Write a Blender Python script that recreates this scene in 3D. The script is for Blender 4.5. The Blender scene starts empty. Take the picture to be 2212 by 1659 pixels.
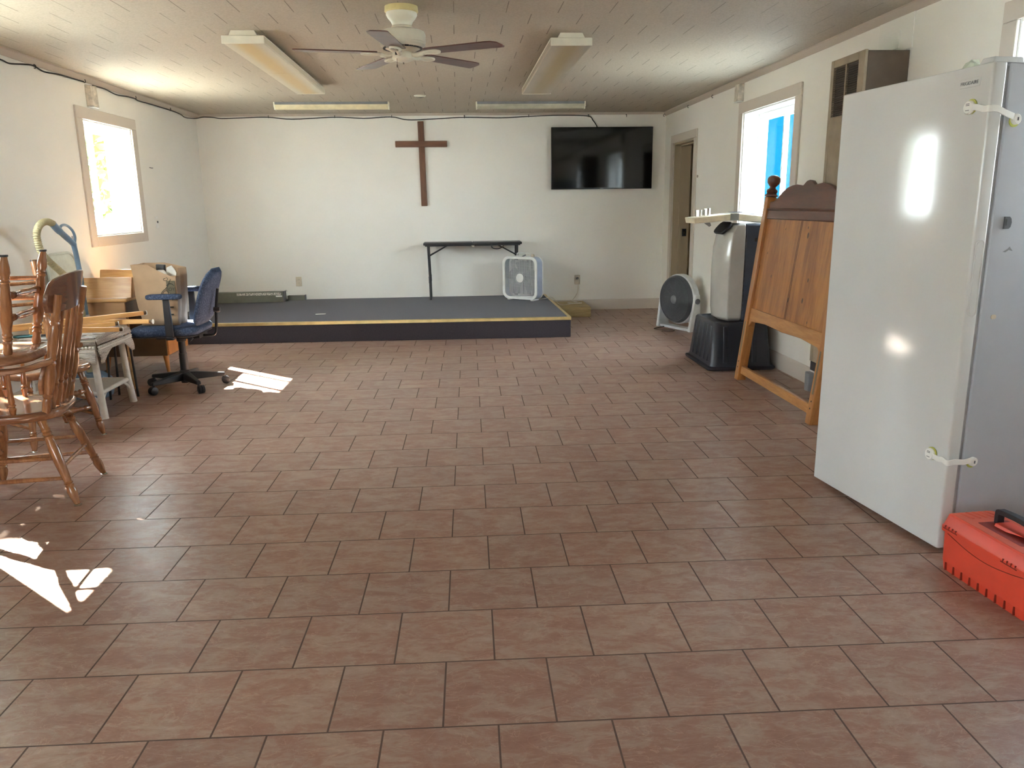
import bpy, math, random
from mathutils import Matrix, Vector
random.seed(7)
PI = math.pi
C = bpy.context.scene.collection
sc = bpy.context.scene

# ------------------------------------------------------------------ helpers
def lin(c):
    c = c / 255.0
    return c / 12.92 if c <= 0.04045 else ((c + 0.055) / 1.055) ** 2.4
def rgb(r, g, b): return (lin(r), lin(g), lin(b), 1.0)

class MB:
    def __init__(s): s.v = []; s.f = []; s.M = Matrix.Identity(4); s.mi = []; s.cur = 0
    def add(s, vs, fs):
        o = len(s.v)
        s.v += [tuple(s.M @ Vector(p)) for p in vs]
        s.f += [tuple(o + i for i in f) for f in fs]
        s.mi += [s.cur] * len(fs)
        return s
    def box(s, a, b):
        x0, y0, z0 = [min(p, q) for p, q in zip(a, b)]; x1, y1, z1 = [max(p, q) for p, q in zip(a, b)]
        return s.add([(x0,y0,z0),(x1,y0,z0),(x1,y1,z0),(x0,y1,z0),(x0,y0,z1),(x1,y0,z1),(x1,y1,z1),(x0,y1,z1)],
                     [(0,3,2,1),(4,5,6,7),(0,1,5,4),(1,2,6,5),(2,3,7,6),(3,0,4,7)])
    def hexa(s, p):      # eight corners, bottom ring then top ring
        return s.add(p, [(0,3,2,1),(4,5,6,7),(0,1,5,4),(1,2,6,5),(2,3,7,6),(3,0,4,7)])
    def tube(s, pts, r, n=10, cap=True, closed=False):
        pts = [Vector(p) for p in pts]; k = len(pts)
        rs = r if isinstance(r, (list, tuple)) else [r] * k
        T = []
        for i in range(k):
            if closed: t = pts[(i+1) % k] - pts[i-1]
            else: t = pts[min(i+1, k-1)] - pts[max(i-1, 0)]
            T.append(t.normalized() if t.length > 1e-9 else Vector((0,0,1)))
        up = Vector((0,0,1)) if abs(T[0].z) < 0.9 else Vector((1,0,0))
        N = (up - T[0] * up.dot(T[0])).normalized(); vs = []; fs = []
        for i in range(k):
            N = (N - T[i] * N.dot(T[i])).normalized(); B = T[i].cross(N)
            for j in range(n):
                a = 2*PI*j/n
                vs.append(pts[i] + (N*math.cos(a) + B*math.sin(a)) * rs[i])
        m = k if closed else k-1
        for i in range(m):
            for j in range(n):
                a = i*n+j; b = i*n+(j+1) % n; c = ((i+1) % k)*n+(j+1) % n; d = ((i+1) % k)*n+j
                fs.append((a, b, c, d))
        if cap and not closed:
            fs.append(tuple(reversed(range(n)))); fs.append(tuple((k-1)*n+j for j in range(n)))
        return s.add(vs, fs)
    def turned(s, a, b, prof, n=14):
        a = Vector(a); b = Vector(b)
        return s.tube([a.lerp(b, t) + (b-a).normalized()*1e-5*i for i, (t, _) in enumerate(prof)], [r for _, r in prof], n)
    def lathe(s, prof, n=32, c=(0,0,0)):
        vs = []; fs = []; k = len(prof)
        for r, z in prof:
            for j in range(n):
                a = 2*PI*j/n; vs.append((c[0]+r*math.cos(a), c[1]+r*math.sin(a), c[2]+z))
        for i in range(k-1):
            for j in range(n):
                fs.append((i*n+j, i*n+(j+1) % n, (i+1)*n+(j+1) % n, (i+1)*n+j))
        fs.append(tuple(reversed(range(n)))); fs.append(tuple((k-1)*n+j for j in range(n)))
        return s.add(vs, fs)
    def prism(s, poly, h0, h1, ax='z'):
        n = len(poly)
        mp = {'z': lambda u, v, h: (u, v, h), 'y': lambda u, v, h: (u, h, v), 'x': lambda u, v, h: (h, u, v)}[ax]
        vs = [mp(u, v, h0) for u, v in poly] + [mp(u, v, h1) for u, v in poly]
        fs = [tuple(reversed(range(n))), tuple(range(n, 2*n))] + [(i, (i+1) % n, n+(i+1) % n, n+i) for i in range(n)]
        return s.add(vs, fs)
    def loft(s, rings, cap=True):
        n = len(rings[0]); vs = [p for r in rings for p in r]; fs = []
        for i in range(len(rings)-1):
            for j in range(n): fs.append((i*n+j, i*n+(j+1) % n, (i+1)*n+(j+1) % n, (i+1)*n+j))
        if cap: fs.append(tuple(reversed(range(n)))); fs.append(tuple((len(rings)-1)*n+j for j in range(n)))
        return s.add(vs, fs)
    def ball(s, c, r, n=16, sz=1.0):
        pr = [(max(1e-4, r*math.sin(PI*i/n)), -r*sz*math.cos(PI*i/n)) for i in range(n+1)]
        return s.lathe(pr, 2*n if n < 12 else 24, c)
    def build(s, name, mat, parent=None, bevel=0, seg=2, smooth=35, subd=0):
        me = bpy.data.meshes.new(name); me.from_pydata(s.v, [], s.f)
        mats = mat if isinstance(mat, (list, tuple)) else [mat]
        for m in mats: me.materials.append(m)
        if len(mats) > 1: me.polygons.foreach_set('material_index', s.mi)
        import bmesh
        bm = bmesh.new(); bm.from_mesh(me); bmesh.ops.recalc_face_normals(bm, faces=bm.faces); bm.to_mesh(me); bm.free()
        me.polygons.foreach_set('use_smooth', [True]*len(me.polygons))
        if not subd: me.set_sharp_from_angle(angle=math.radians(smooth))
        o = bpy.data.objects.new(name, me); C.objects.link(o)
        if parent: o.parent = parent
        if bevel:
            b = o.modifiers.new('bevel', 'BEVEL'); b.width = bevel; b.segments = seg; b.limit_method = 'ANGLE'; b.angle_limit = math.radians(40)
        if subd:
            b = o.modifiers.new('sub', 'SUBSURF'); b.levels = subd; b.render_levels = subd
        return o

def rr(w, h, r, n=6, cx=0, cy=0):
    p = []
    for sx, sy, a0 in ((1,1,0),(-1,1,90),(-1,-1,180),(1,-1,270)):
        for i in range(n+1):
            a = math.radians(a0 + 90*i/n)
            p.append((cx + sx*(w/2-r) + r*math.cos(a), cy + sy*(h/2-r) + r*math.sin(a)))
    return p
def tag(o, label, cat, group=None, kind=None):
    if label: o['label'] = label
    if cat: o['category'] = cat
    if group: o['group'] = group
    if kind: o['kind'] = kind
    return o
def thing(name, label, cat, loc=(0,0,0), rz=0, group=None, rot=None):
    o = bpy.data.objects.new(name, None); C.objects.link(o)
    o.location = loc; o.rotation_euler = rot or (0,0,rz); o.empty_display_size = 0.1
    return tag(o, label, cat, group)
def struct(o): o['kind'] = 'structure'; return o
def sroot(name, label, cat):
    o = thing(name, label, cat); o['kind'] = 'structure'; return o

# ------------------------------------------------------------------ materials
class NT:
    def __init__(s, name):
        s.m = bpy.data.materials.new(name); s.m.use_nodes = True; s.t = s.m.node_tree; s.b = s.t.nodes['Principled BSDF']
    def n(s, typ, **kw):
        o = s.t.nodes.new(typ)
        for k, v in kw.items():
            if k.startswith('i_'): o.inputs[k[2:].replace('_', ' ')].default_value = v
            else: setattr(o, k, v)
        return o
    def l(s, a, b): s.t.links.new(a, b)
    def math(s, op, a, b=None, clamp=False):
        o = s.n('ShaderNodeMath', operation=op); o.use_clamp = clamp
        for i, x in enumerate((a, b)):
            if x is None: continue
            if isinstance(x, (int, float)): o.inputs[i].default_value = x
            else: s.l(x, o.inputs[i])
        return o.outputs[0]
    def mix(s, f, a, b):
        o = s.n('ShaderNodeMix', data_type='RGBA')
        for i, x in ((0, f), (6, a), (7, b)):
            if isinstance(x, (int, float, tuple)): o.inputs[i].default_value = x
            else: s.l(x, o.inputs[i])
        return o.outputs[2]
    def ramp(s, x, stops):
        o = s.n('ShaderNodeValToRGB'); e = o.color_ramp.elements
        while len(e) < len(stops): e.new(0.5)
        for k, (p, c) in enumerate(stops): e[k].position = p; e[k].color = c
        s.l(x, o.inputs[0]); return o.outputs[0]
    def bump(s, h, st, dist=0.01):
        o = s.n('ShaderNodeBump'); o.inputs['Strength'].default_value = st; o.inputs['Distance'].default_value = dist
        s.l(h, o.inputs['Height']); s.l(o.outputs[0], s.b.inputs['Normal']); return o

def flat(name, col, rough=0.5, metal=0.0, spec=0.5, noise=0.06, nscale=12, bump=0, bscale=200, coat=0):
    t = NT(name); b = t.b
    b.inputs['Roughness'].default_value = rough; b.inputs['Metallic'].default_value = metal
    b.inputs['Specular IOR Level'].default_value = spec; b.inputs['Coat Weight'].default_value = coat
    b.inputs['Coat Roughness'].default_value = 0.08
    tc = t.n('ShaderNodeTexCoord')
    nz = t.n('ShaderNodeTexNoise', i_Scale=nscale, i_Detail=4.0); t.l(tc.outputs['Object'], nz.inputs['Vector'])
    d = tuple(max(0, c*(1-noise*2)) for c in col[:3]) + (1,); e = tuple(min(1, c*(1+noise*2)) for c in col[:3]) + (1,)
    t.l(t.ramp(nz.outputs['Fac'], [(0.3, d), (0.7, e)]), b.inputs['Base Color'])
    if bump:
        n2 = t.n('ShaderNodeTexNoise', i_Scale=bscale, i_Detail=3.0); t.l(tc.outputs['Object'], n2.inputs['Vector'])
        t.bump(n2.outputs['Fac'], bump, 0.005)
    return t.m

def wood(name, dark, light, rough=0.35, axis='z', scale=14, knots=False, coat=0.3):
    t = NT(name); b = t.b; b.inputs['Roughness'].default_value = rough; b.inputs['Coat Weight'].default_value = coat
    b.inputs['Coat Roughness'].default_value = 0.12
    tc = t.n('ShaderNodeTexCoord'); mp = t.n('ShaderNodeMapping')
    s = {'x': (0.12,1,1), 'y': (1,0.12,1), 'z': (1,1,0.12)}[axis]
    mp.inputs['Scale'].default_value = s; t.l(tc.outputs['Object'], mp.inputs['Vector'])
    nz = t.n('ShaderNodeTexNoise', i_Scale=scale, i_Detail=6.0, i_Distortion=0.6); t.l(mp.outputs[0], nz.inputs['Vector'])
    n2 = t.n('ShaderNodeTexNoise', i_Scale=scale*7.0, i_Detail=2.0); t.l(mp.outputs[0], n2.inputs['Vector'])
    f = t.math('ADD', t.math('MULTIPLY', nz.outputs['Fac'], 0.7), t.math('MULTIPLY', n2.outputs['Fac'], 0.3))
    col = t.ramp(f, [(0.36, dark), (0.62, light)])
    if knots:
        sp = t.n('ShaderNodeSeparateXYZ'); t.l(tc.outputs['Object'], sp.inputs[0]); cb = t.n('ShaderNodeCombineXYZ'); t.l(sp.outputs['Y'], cb.inputs[0]); t.l(t.math('ADD', t.math('MULTIPLY', sp.outputs['Z'], 0.6), 0.37), cb.inputs[1])
        vo = t.n('ShaderNodeTexVoronoi', i_Scale=8.5, voronoi_dimensions='2D'); t.l(cb.outputs[0], vo.inputs['Vector'])
        wn = t.n('ShaderNodeSeparateColor'); t.l(vo.outputs['Color'], wn.inputs[0])
        k = t.math('MULTIPLY', t.math('LESS_THAN', vo.outputs['Distance'], t.math('ADD', 0.03, t.math('MULTIPLY', wn.outputs[1], 0.075))), t.math('GREATER_THAN', wn.outputs[0], 0.70))
        col = t.mix(k, col, tuple(c*0.22 for c in dark[:3]) + (1,))
    t.l(col, b.inputs['Base Color']); return t.m

M = {}
# painted plaster wall with a fine orange-peel
def wallmat(name, col, bs=160, st=0.12):
    t = NT(name); b = t.b; b.inputs['Roughness'].default_value = 0.55; b.inputs['Specular IOR Level'].default_value = 0.35
    tc = t.n('ShaderNodeTexCoord')
    n1 = t.n('ShaderNodeTexNoise', i_Scale=1.3, i_Detail=5.0); t.l(tc.outputs['Object'], n1.inputs['Vector'])
    n2 = t.n('ShaderNodeTexNoise', i_Scale=float(bs), i_Detail=3.0); t.l(tc.outputs['Object'], n2.inputs['Vector'])
    d = tuple(c*0.96 for c in col[:3]) + (1,)
    t.l(t.ramp(n1.outputs['Fac'], [(0.35, d), (0.65, col)]), b.inputs['Base Color'])
    t.bump(n2.outputs['Fac'], st, 0.004); return t.m
M['wall'] = wallmat('wall_paint', rgb(236, 233, 225))
M['trim'] = wallmat('taupe_trim_paint', rgb(205, 195, 183), 60, 0.05)
M['crown'] = wallmat('taupe_crown_paint', rgb(190, 178, 164), 60, 0.05)
M['vinyl'] = flat('white_vinyl', rgb(235, 235, 232), 0.35, noise=0.02)
M['jamb'] = wallmat('door_jamb_paint', rgb(176, 160, 134), 60, 0.05)

# ceramic floor: square tiles laid in running bond
def floor_mat():
    t = NT('terracotta_floor_tile'); b = t.b
    tc = t.n('ShaderNodeTexCoord'); mp = t.n('ShaderNodeMapping', vector_type='TEXTURE')
    TW = 0.30615
    mp.inputs['Location'].default_value = (-0.0752 + math.sin(-0.01404)*TW, 1.838 - math.cos(-0.01404)*TW, 0)
    mp.inputs['Rotation'].default_value = (0, 0, -0.01404)
    t.l(tc.outputs['Object'], mp.inputs['Vector'])
    br = t.n('ShaderNodeTexBrick', offset=0.5156, offset_frequency=2, squash=1.0)
    br.inputs['Scale'].default_value = 1.0; br.inputs['Brick Width'].default_value = TW; br.inputs['Row Height'].default_value = TW
    br.inputs['Mortar Size'].default_value = 0.0030; br.inputs['Mortar Smooth'].default_value = 0.25; br.inputs['Bias'].default_value = 0
    br.inputs['Color1'].default_value = (0.0, 0, 0, 1); br.inputs['Color2'].default_value = (1, 1, 1, 1); br.inputs['Mortar'].default_value = (0.5, 0.5, 0.5, 1)
    t.l(mp.outputs[0], br.inputs['Vector'])
    tid = t.n('ShaderNodeSeparateColor'); t.l(br.outputs['Color'], tid.inputs[0])
    cv = t.n('ShaderNodeCombineXYZ'); t.l(t.math('MULTIPLY', tid.outputs[0], 37.0), cv.inputs[2])
    va = t.n('ShaderNodeVectorMath', operation='ADD'); t.l(mp.outputs[0], va.inputs[0]); t.l(cv.outputs[0], va.inputs[1])
    m2 = t.n('ShaderNodeMapping'); m2.inputs['Scale'].default_value = (0.75, 1.5, 1.0); m2.inputs['Rotation'].default_value = (0, 0, 0.35); t.l(va.outputs[0], m2.inputs['Vector'])
    n1 = t.n('ShaderNodeTexNoise', i_Scale=11.0, i_Detail=9.0, i_Roughness=0.68, i_Distortion=0.6); t.l(m2.outputs[0], n1.inputs['Vector'])
    n2 = t.n('ShaderNodeTexNoise', i_Scale=55.0, i_Detail=6.0, i_Roughness=0.7); t.l(m2.outputs[0], n2.inputs['Vector'])
    f = t.math('ADD', t.math('MULTIPLY', n1.outputs['Fac'], 0.75), t.math('MULTIPLY', n2.outputs['Fac'], 0.25))
    c = t.ramp(f, [(0.36, rgb(142, 106, 92)), (0.47, rgb(152, 118, 103)), (0.53, rgb(157, 131, 116)), (0.66, rgb(168, 145, 130))])
    tint = t.ramp(tid.outputs[0], [(0.0, (0.93, 0.93, 0.93, 1)), (1.0, (1.05, 1.04, 1.02, 1))])
    mu = t.n('ShaderNodeMix', data_type='RGBA', blend_type='MULTIPLY'); mu.inputs[0].default_value = 1.0; t.l(c, mu.inputs[6]); t.l(tint, mu.inputs[7])
    # fine pale veins
    vn = t.n('ShaderNodeTexNoise', i_Scale=7.0, i_Detail=5.0, i_Distortion=2.0); t.l(m2.outputs[0], vn.inputs['Vector'])
    vv = t.math('SUBTRACT', 1.0, t.math('MULTIPLY', t.math('ABSOLUTE', t.math('SUBTRACT', vn.outputs['Fac'], 0.5)), 90.0), True)
    c2 = t.mix(t.math('MULTIPLY', vv, 0.30), mu.outputs[2], rgb(196, 166, 144))
    c3 = t.mix(br.outputs['Fac'], c2, rgb(92, 74, 66))
    t.l(c3, b.inputs['Base Color'])
    t.l(t.math('ADD', t.math('MULTIPLY', br.outputs['Fac'], 0.4), t.math('ADD', 0.24, t.math('MULTIPLY', n2.outputs['Fac'], 0.16))), b.inputs['Roughness'])
    b.inputs['Specular IOR Level'].default_value = 0.22
    h = t.math('SUBTRACT', t.math('ADD', t.math('MULTIPLY', f, 0.30), t.math('MULTIPLY', vv, 0.10)), t.math('MULTIPLY', br.outputs['Fac'], 1.0))
    t.bump(h, 0.55, 0.004)
    return t.m
M['floor'] = floor_mat()

# fibreboard ceiling: foot-square tiles, grooves open only between neighbours of a row
def ceil_mat():
    t = NT('ceiling_tile_board'); b = t.b; b.inputs['Roughness'].default_value = 0.75
    tc = t.n('ShaderNodeTexCoord'); sx = t.n('ShaderNodeSeparateXYZ'); t.l(tc.outputs['Object'], sx.inputs[0])
    v = t.math('DIVIDE', t.math('SUBTRACT', sx.outputs['Y'], 4.617), 0.2937)
    row = t.math('FLOOR', v); par = t.math('MULTIPLY', t.math('FLOORED_MODULO', row, 2.0), 0.5)
    u = t.math('ADD', t.math('DIVIDE', t.math('SUBTRACT', sx.outputs['X'], 0.012), 0.303), par)
    du = t.math('ABSOLUTE', t.math('SUBTRACT', u, t.math('ROUND', u)))
    dv = t.math('ABSOLUTE', t.math('SUBTRACT', v, t.math('ROUND', v)))
    # a slow wave shows which joints have opened up
    nw = t.n('ShaderNodeTexNoise', i_Scale=1.1, i_Detail=1.0); t.l(tc.outputs['Object'], nw.inputs['Vector'])
    open_ = t.math('MULTIPLY', t.math('SUBTRACT', nw.outputs['Fac'], 0.20), 3.0, True)
    gu = t.math('MULTIPLY', t.math('LESS_THAN', du, 0.0085), t.math('GREATER_THAN', dv, 0.05))
    gv = t.math('LESS_THAN', dv, 0.006)
    n1 = t.n('ShaderNodeTexNoise', i_Scale=90.0, i_Detail=5.0); t.l(tc.outputs['Object'], n1.inputs['Vector'])
    base = t.ramp(n1.outputs['Fac'], [(0.3, rgb(168, 158, 141)), (0.6, rgb(182, 172, 154))])
    c = t.mix(t.math('MULTIPLY', gu, t.math('MULTIPLY', open_, 0.8)), base, rgb(92, 82, 70))
    c = t.mix(t.math('MULTIPLY', gv, 0.10), c, rgb(130, 120, 106))
    t.l(c, b.inputs['Base Color'])
    h = t.math('SUBTRACT', t.math('MULTIPLY', n1.outputs['Fac'], 0.5), t.math('MULTIPLY', t.math('MAXIMUM', gu, t.math('MULTIPLY', gv, 0.3)), 0.8))
    t.bump(h, 0.45, 0.005); return t.m
M['ceiling'] = ceil_mat()

def carpet_mat():
    t = NT('purple_grey_carpet'); b = t.b; b.inputs['Roughness'].default_value = 0.95; b.inputs['Specular IOR Level'].default_value = 0.1; b.inputs['Sheen Weight'].default_value = 0.16; b.inputs['Sheen Roughness'].default_value = 0.4
    tc = t.n('ShaderNodeTexCoord'); n1 = t.n('ShaderNodeTexNoise', i_Scale=260.0, i_Detail=3.0); t.l(tc.outputs['Object'], n1.inputs['Vector'])
    t.l(t.ramp(n1.outputs['Fac'], [(0.35, rgb(52, 47, 51)), (0.65, rgb(74, 68, 72))]), b.inputs['Base Color'])
    t.bump(n1.outputs['Fac'], 0.6, 0.004); return t.m
M['carpet'] = carpet_mat()
M['brass'] = flat('gold_edge_metal', rgb(230, 206, 146), 0.38, 0.85)
M['chair_wood'] = wood('glossy_oak', rgb(124, 80, 50), rgb(168, 118, 78), 0.22, 'z', 16, coat=0.6)
M['seat_wood'] = wood('glossy_oak_seat', rgb(122, 82, 58), rgb(160, 116, 86), 0.2, 'x', 10, coat=0.6)
M['crest_wood'] = wood('dark_crest_wood', rgb(92, 58, 42), rgb(120, 80, 58), 0.22, 'y', 14, coat=0.6)
M['glide'] = flat('nickel_glide', rgb(170, 165, 155), 0.25, 0.9)
M['pine'] = wood('knotty_pine', rgb(142, 84, 34), rgb(188, 128, 62), 0.35, 'z', 16, True, 0.25)
M['pine_plain'] = wood('pine_rail', rgb(160, 104, 52), rgb(192, 138, 80), 0.35, 'y', 18, False, 0.25)
M['pine_post'] = wood('pine_post', rgb(152, 96, 50), rgb(184, 128, 72), 0.35, 'z', 18, False, 0.25)
M['pine_dark'] = wood('reddish_crest_pine', rgb(82, 46, 34), rgb(104, 62, 46), 0.35, 'y', 10, False, 0.2)
M['stick'] = wood('pale_varnished_stick', rgb(190, 134, 74), rgb(226, 176, 112), 0.4, 'x', 20, False, 0.15)
M['oak'] = wood('light_oak_laminate', rgb(186, 138, 82), rgb(214, 172, 116), 0.4, 'x', 12, False, 0.15)
M['oak_side'] = wood('tan_laminate', rgb(160, 122, 84), rgb(180, 142, 102), 0.5, 'x', 4, False, 0.05)
M['oak_red'] = wood('orange_oak', rgb(176, 110, 52), rgb(202, 138, 74), 0.4, 'z', 12, False, 0.15)
M['desk_dark'] = flat('dark_desk_panel', rgb(92, 70, 44), 0.55)
M['cross_wood'] = wood('walnut_cross', rgb(86, 54, 34), rgb(116, 76, 50), 0.5, 'z', 20, False, 0.1)
M['cross_wood_h'] = wood('walnut_cross_arm', rgb(86, 54, 34), rgb(112, 74, 50), 0.5, 'x', 20, False, 0.1)
M['crate_wood'] = wood('treated_lumber', rgb(150, 128, 84), rgb(182, 160, 112), 0.7, 'x', 14, False, 0)
M['blade'] = wood('cherry_fan_blade', rgb(70, 34, 28), rgb(96, 50, 40), 0.35, 'x', 16, False, 0.3)
M['cream_metal'] = flat('cream_enamel', rgb(226, 222, 204), 0.3, noise=0.03)
M['yellow_plastic'] = flat('yellowed_ring', rgb(222, 208, 150), 0.4)
M['black'] = flat('black_plastic', rgb(34, 34, 37), 0.45)
M['black_metal'] = flat('black_powder_coat', rgb(30, 31, 34), 0.4)
M['navy_black'] = flat('black_tote_plastic', rgb(34, 35, 44), 0.38)
M['ac_dark'] = flat('charcoal_case', rgb(62, 68, 80), 0.5)
M['ac_light'] = flat('pearl_grey_plastic', rgb(180, 178, 171), 0.18, noise=0.02, coat=0.3)
M['white_plastic'] = flat('white_plastic', rgb(232, 232, 228), 0.35, noise=0.02)
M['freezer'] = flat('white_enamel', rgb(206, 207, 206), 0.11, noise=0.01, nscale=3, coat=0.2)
M['freezer_side_shade'] = flat('shaded_textured_steel', rgb(174, 178, 186), 0.35, noise=0.01, bump=0.05, bscale=300)  # textured steel, greyed and cooled in colour to carry the shade on this side
M['gasket'] = flat('grey_gasket', rgb(160, 162, 164), 0.6)
M['lime'] = flat('lime_foam', rgb(178, 184, 92), 0.6)
M['dark_grey'] = flat('dark_grey_plastic', rgb(80, 82, 86), 0.45)
M['mid_grey'] = flat('mid_grey_plastic', rgb(120, 122, 124), 0.45)
M['fan_grey'] = flat('fan_grille_grey', rgb(96, 98, 102), 0.5)
M['light_grey'] = flat('light_grey_plastic', rgb(205, 207, 208), 0.4)
M['orange'] = flat('orange_toolbox_plastic', rgb(216, 73, 52), 0.42, noise=0.04, nscale=8)
M['orange_top'] = flat('dusty_orange_plastic', rgb(196, 84, 60), 0.6, noise=0.06, nscale=10)
M['slot_red'] = flat('dark_red_slot', rgb(130, 36, 26), 0.6)
M['furnace_front'] = flat('taupe_enamel_front', rgb(158, 143, 122), 0.4)
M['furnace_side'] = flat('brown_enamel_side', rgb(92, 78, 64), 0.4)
M['grille'] = flat('dark_grille', rgb(52, 47, 42), 0.6)
M['fabric_grey'] = flat('grey_green_metal', rgb(112, 112, 98), 0.5, noise=0.06)
M['paper'] = flat('white_paper', rgb(232, 230, 222), 0.8)
M['cord_white'] = flat('ivory_cord', rgb(214, 206, 188), 0.5)
M['cord_black'] = flat('black_cord', rgb(28, 27, 27), 0.5)
M['cord_brown'] = flat('brown_cord', rgb(84, 66, 54), 0.5)
M['ivory'] = flat('ivory_plate', rgb(200, 188, 168), 0.4)
M['screen'] = flat('glossy_black_screen', rgb(8, 8, 10), 0.07, noise=0)
M['bezel'] = flat('black_bezel', rgb(12, 12, 13), 0.25, noise=0)
M['foil'] = flat('foil_faced_board', rgb(226, 216, 188), 0.4, 0.0, noise=0.05, nscale=20, bump=0.5, bscale=18)
M['tape'] = flat('grey_duct_tape', rgb(134, 136, 132), 0.45, bump=0.4, bscale=40)
M['silver'] = flat('brushed_silver', rgb(206, 204, 198), 0.25, 0.95)
M['sheet'] = flat('thin_plastic_sheet', rgb(196, 204, 232), 0.25)
M['bag'] = flat('brown_kraft_paper', rgb(176, 148, 118), 0.85, noise=0.05, nscale=8, bump=0.5, bscale=22)
M['bag_in'] = flat('kraft_paper_inside', rgb(138, 106, 80), 0.9)
M['ink'] = flat('dark_green_ink', rgb(58, 60, 50), 0.8)
M['hose'] = flat('tan_ribbed_hose', rgb(168, 158, 122), 0.55)
M['vac_blue'] = flat('slate_blue_plastic', rgb(112, 136, 158), 0.3)
M['vac_white'] = flat('pale_grey_tube', rgb(196, 192, 188), 0.4)
M['mint'] = flat('pale_mint_plastic', rgb(198, 202, 190), 0.45)
M['wicker_white'] = None
M['teal'] = flat('teal_plastic', rgb(58, 108, 112), 0.4)
M['clear'] = flat('crinkled_clear_film', rgb(216, 224, 206), 0.15)
M['old_paint'] = flat('chipped_whitewash', rgb(202, 194, 180), 0.8, noise=0.14, nscale=25, bump=0.5, bscale=40)

def dusty_mat():
    t = NT('dusty_fan_back'); b = t.b; b.inputs['Roughness'].default_value = 0.7
    tc = t.n('ShaderNodeTexCoord'); mp = t.n('ShaderNodeMapping'); mp.inputs['Scale'].default_value = (30, 1, 1.5); t.l(tc.outputs['Object'], mp.inputs['Vector'])
    n1 = t.n('ShaderNodeTexNoise', i_Scale=1.0, i_Detail=3.0); t.l(mp.outputs[0], n1.inputs['Vector'])
    t.l(t.ramp(n1.outputs['Fac'], [(0.38, rgb(70, 70, 68)), (0.6, rgb(190, 190, 186))]), b.inputs['Base Color']); return t.m
M['dusty'] = dusty_mat()
def wicker_mat():
    t = NT('white_wicker'); b = t.b; b.inputs['Roughness'].default_value = 0.6
    tc = t.n('ShaderNodeTexCoord'); wv = t.n('ShaderNodeTexWave', wave_type='BANDS', bands_direction='Z', i_Scale=38.0, i_Distortion=2.5, i_Detail=2.0)
    t.l(tc.outputs['Object'], wv.inputs['Vector'])
    w2 = t.n('ShaderNodeTexWave', wave_type='BANDS', bands_direction='Y', i_Scale=22.0, i_Distortion=3.0); t.l(tc.outputs['Object'], w2.inputs['Vector'])
    f = t.math('MULTIPLY', t.math('ADD', wv.outputs['Fac'], w2.outputs['Fac']), 0.5)
    t.l(t.ramp(f, [(0.1, rgb(140, 130, 118)), (0.5, rgb(206, 200, 190))]), b.inputs['Base Color'])
    t.bump(f, 0.9, 0.008); return t.m
M['wicker_white'] = wicker_mat()
M['cane'] = flat('white_painted_cane', rgb(214, 210, 200), 0.4, noise=0.05, nscale=20)

def fabric_mat():
    t = NT('speckled_blue_fabric'); b = t.b; b.inputs['Roughness'].default_value = 0.9; b.inputs['Specular IOR Level'].default_value = 0.15
    tc = t.n('ShaderNodeTexCoord'); n1 = t.n('ShaderNodeTexNoise', i_Scale=95.0, i_Detail=2.0); t.l(tc.outputs['Object'], n1.inputs['Vector'])
    n2 = t.n('ShaderNodeTexNoise', i_Scale=400.0); t.l(tc.outputs['Object'], n2.inputs['Vector'])
    t.l(t.ramp(n1.outputs['Fac'], [(0.40, rgb(58, 68, 88)), (0.6, rgb(76, 88, 110)), (0.74, rgb(104, 114, 130))]), b.inputs['Base Color'])
    t.bump(n2.outputs['Fac'], 0.4, 0.002); return t.m
M['blue_fabric'] = fabric_mat()

def diffuser_mat(name, edge, mid):
    # acrylic lens that has yellowed over the tubes
    t = NT(name); b = t.b; b.inputs['Roughness'].default_value = 0.35
    tc = t.n('ShaderNodeTexCoord'); sx = t.n('ShaderNodeSeparateXYZ'); t.l(tc.outputs['Object'], sx.inputs[0])
    nz = t.n('ShaderNodeTexNoise', i_Scale=3.0, i_Detail=3.0); t.l(tc.outputs['Object'], nz.inputs['Vector'])
    d = t.math('ABSOLUTE', sx.outputs['X'])
    f = t.math('SUBTRACT', t.math('MULTIPLY', d, 12.0), t.math('MULTIPLY', nz.outputs['Fac'], 0.5))
    t.l(t.ramp(f, [(0.1, mid), (0.85, edge)]), b.inputs['Base Color']); return t.m
M['diff_warm'] = diffuser_mat('yellowed_lens', rgb(206, 198, 174), rgb(204, 178, 118))
M['diff_dull'] = diffuser_mat('brownish_lens', rgb(162, 150, 130), rgb(152, 130, 86))

def label_mat():
    t = NT('printed_white_label'); b = t.b; b.inputs['Roughness'].default_value = 0.6
    tc = t.n('ShaderNodeTexCoord'); mp = t.n('ShaderNodeMapping'); mp.inputs['Scale'].default_value = (60, 1, 140); t.l(tc.outputs['Object'], mp.inputs['Vector'])
    n1 = t.n('ShaderNodeTexNoise', i_Scale=1.0, i_Detail=1.0); t.l(mp.outputs[0], n1.inputs['Vector'])
    t.l(t.ramp(n1.outputs['Fac'], [(0.46, rgb(130, 124, 118)), (0.54, rgb(222, 216, 204))]), b.inputs['Base Color']); return t.m
M['label'] = label_mat()

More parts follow.
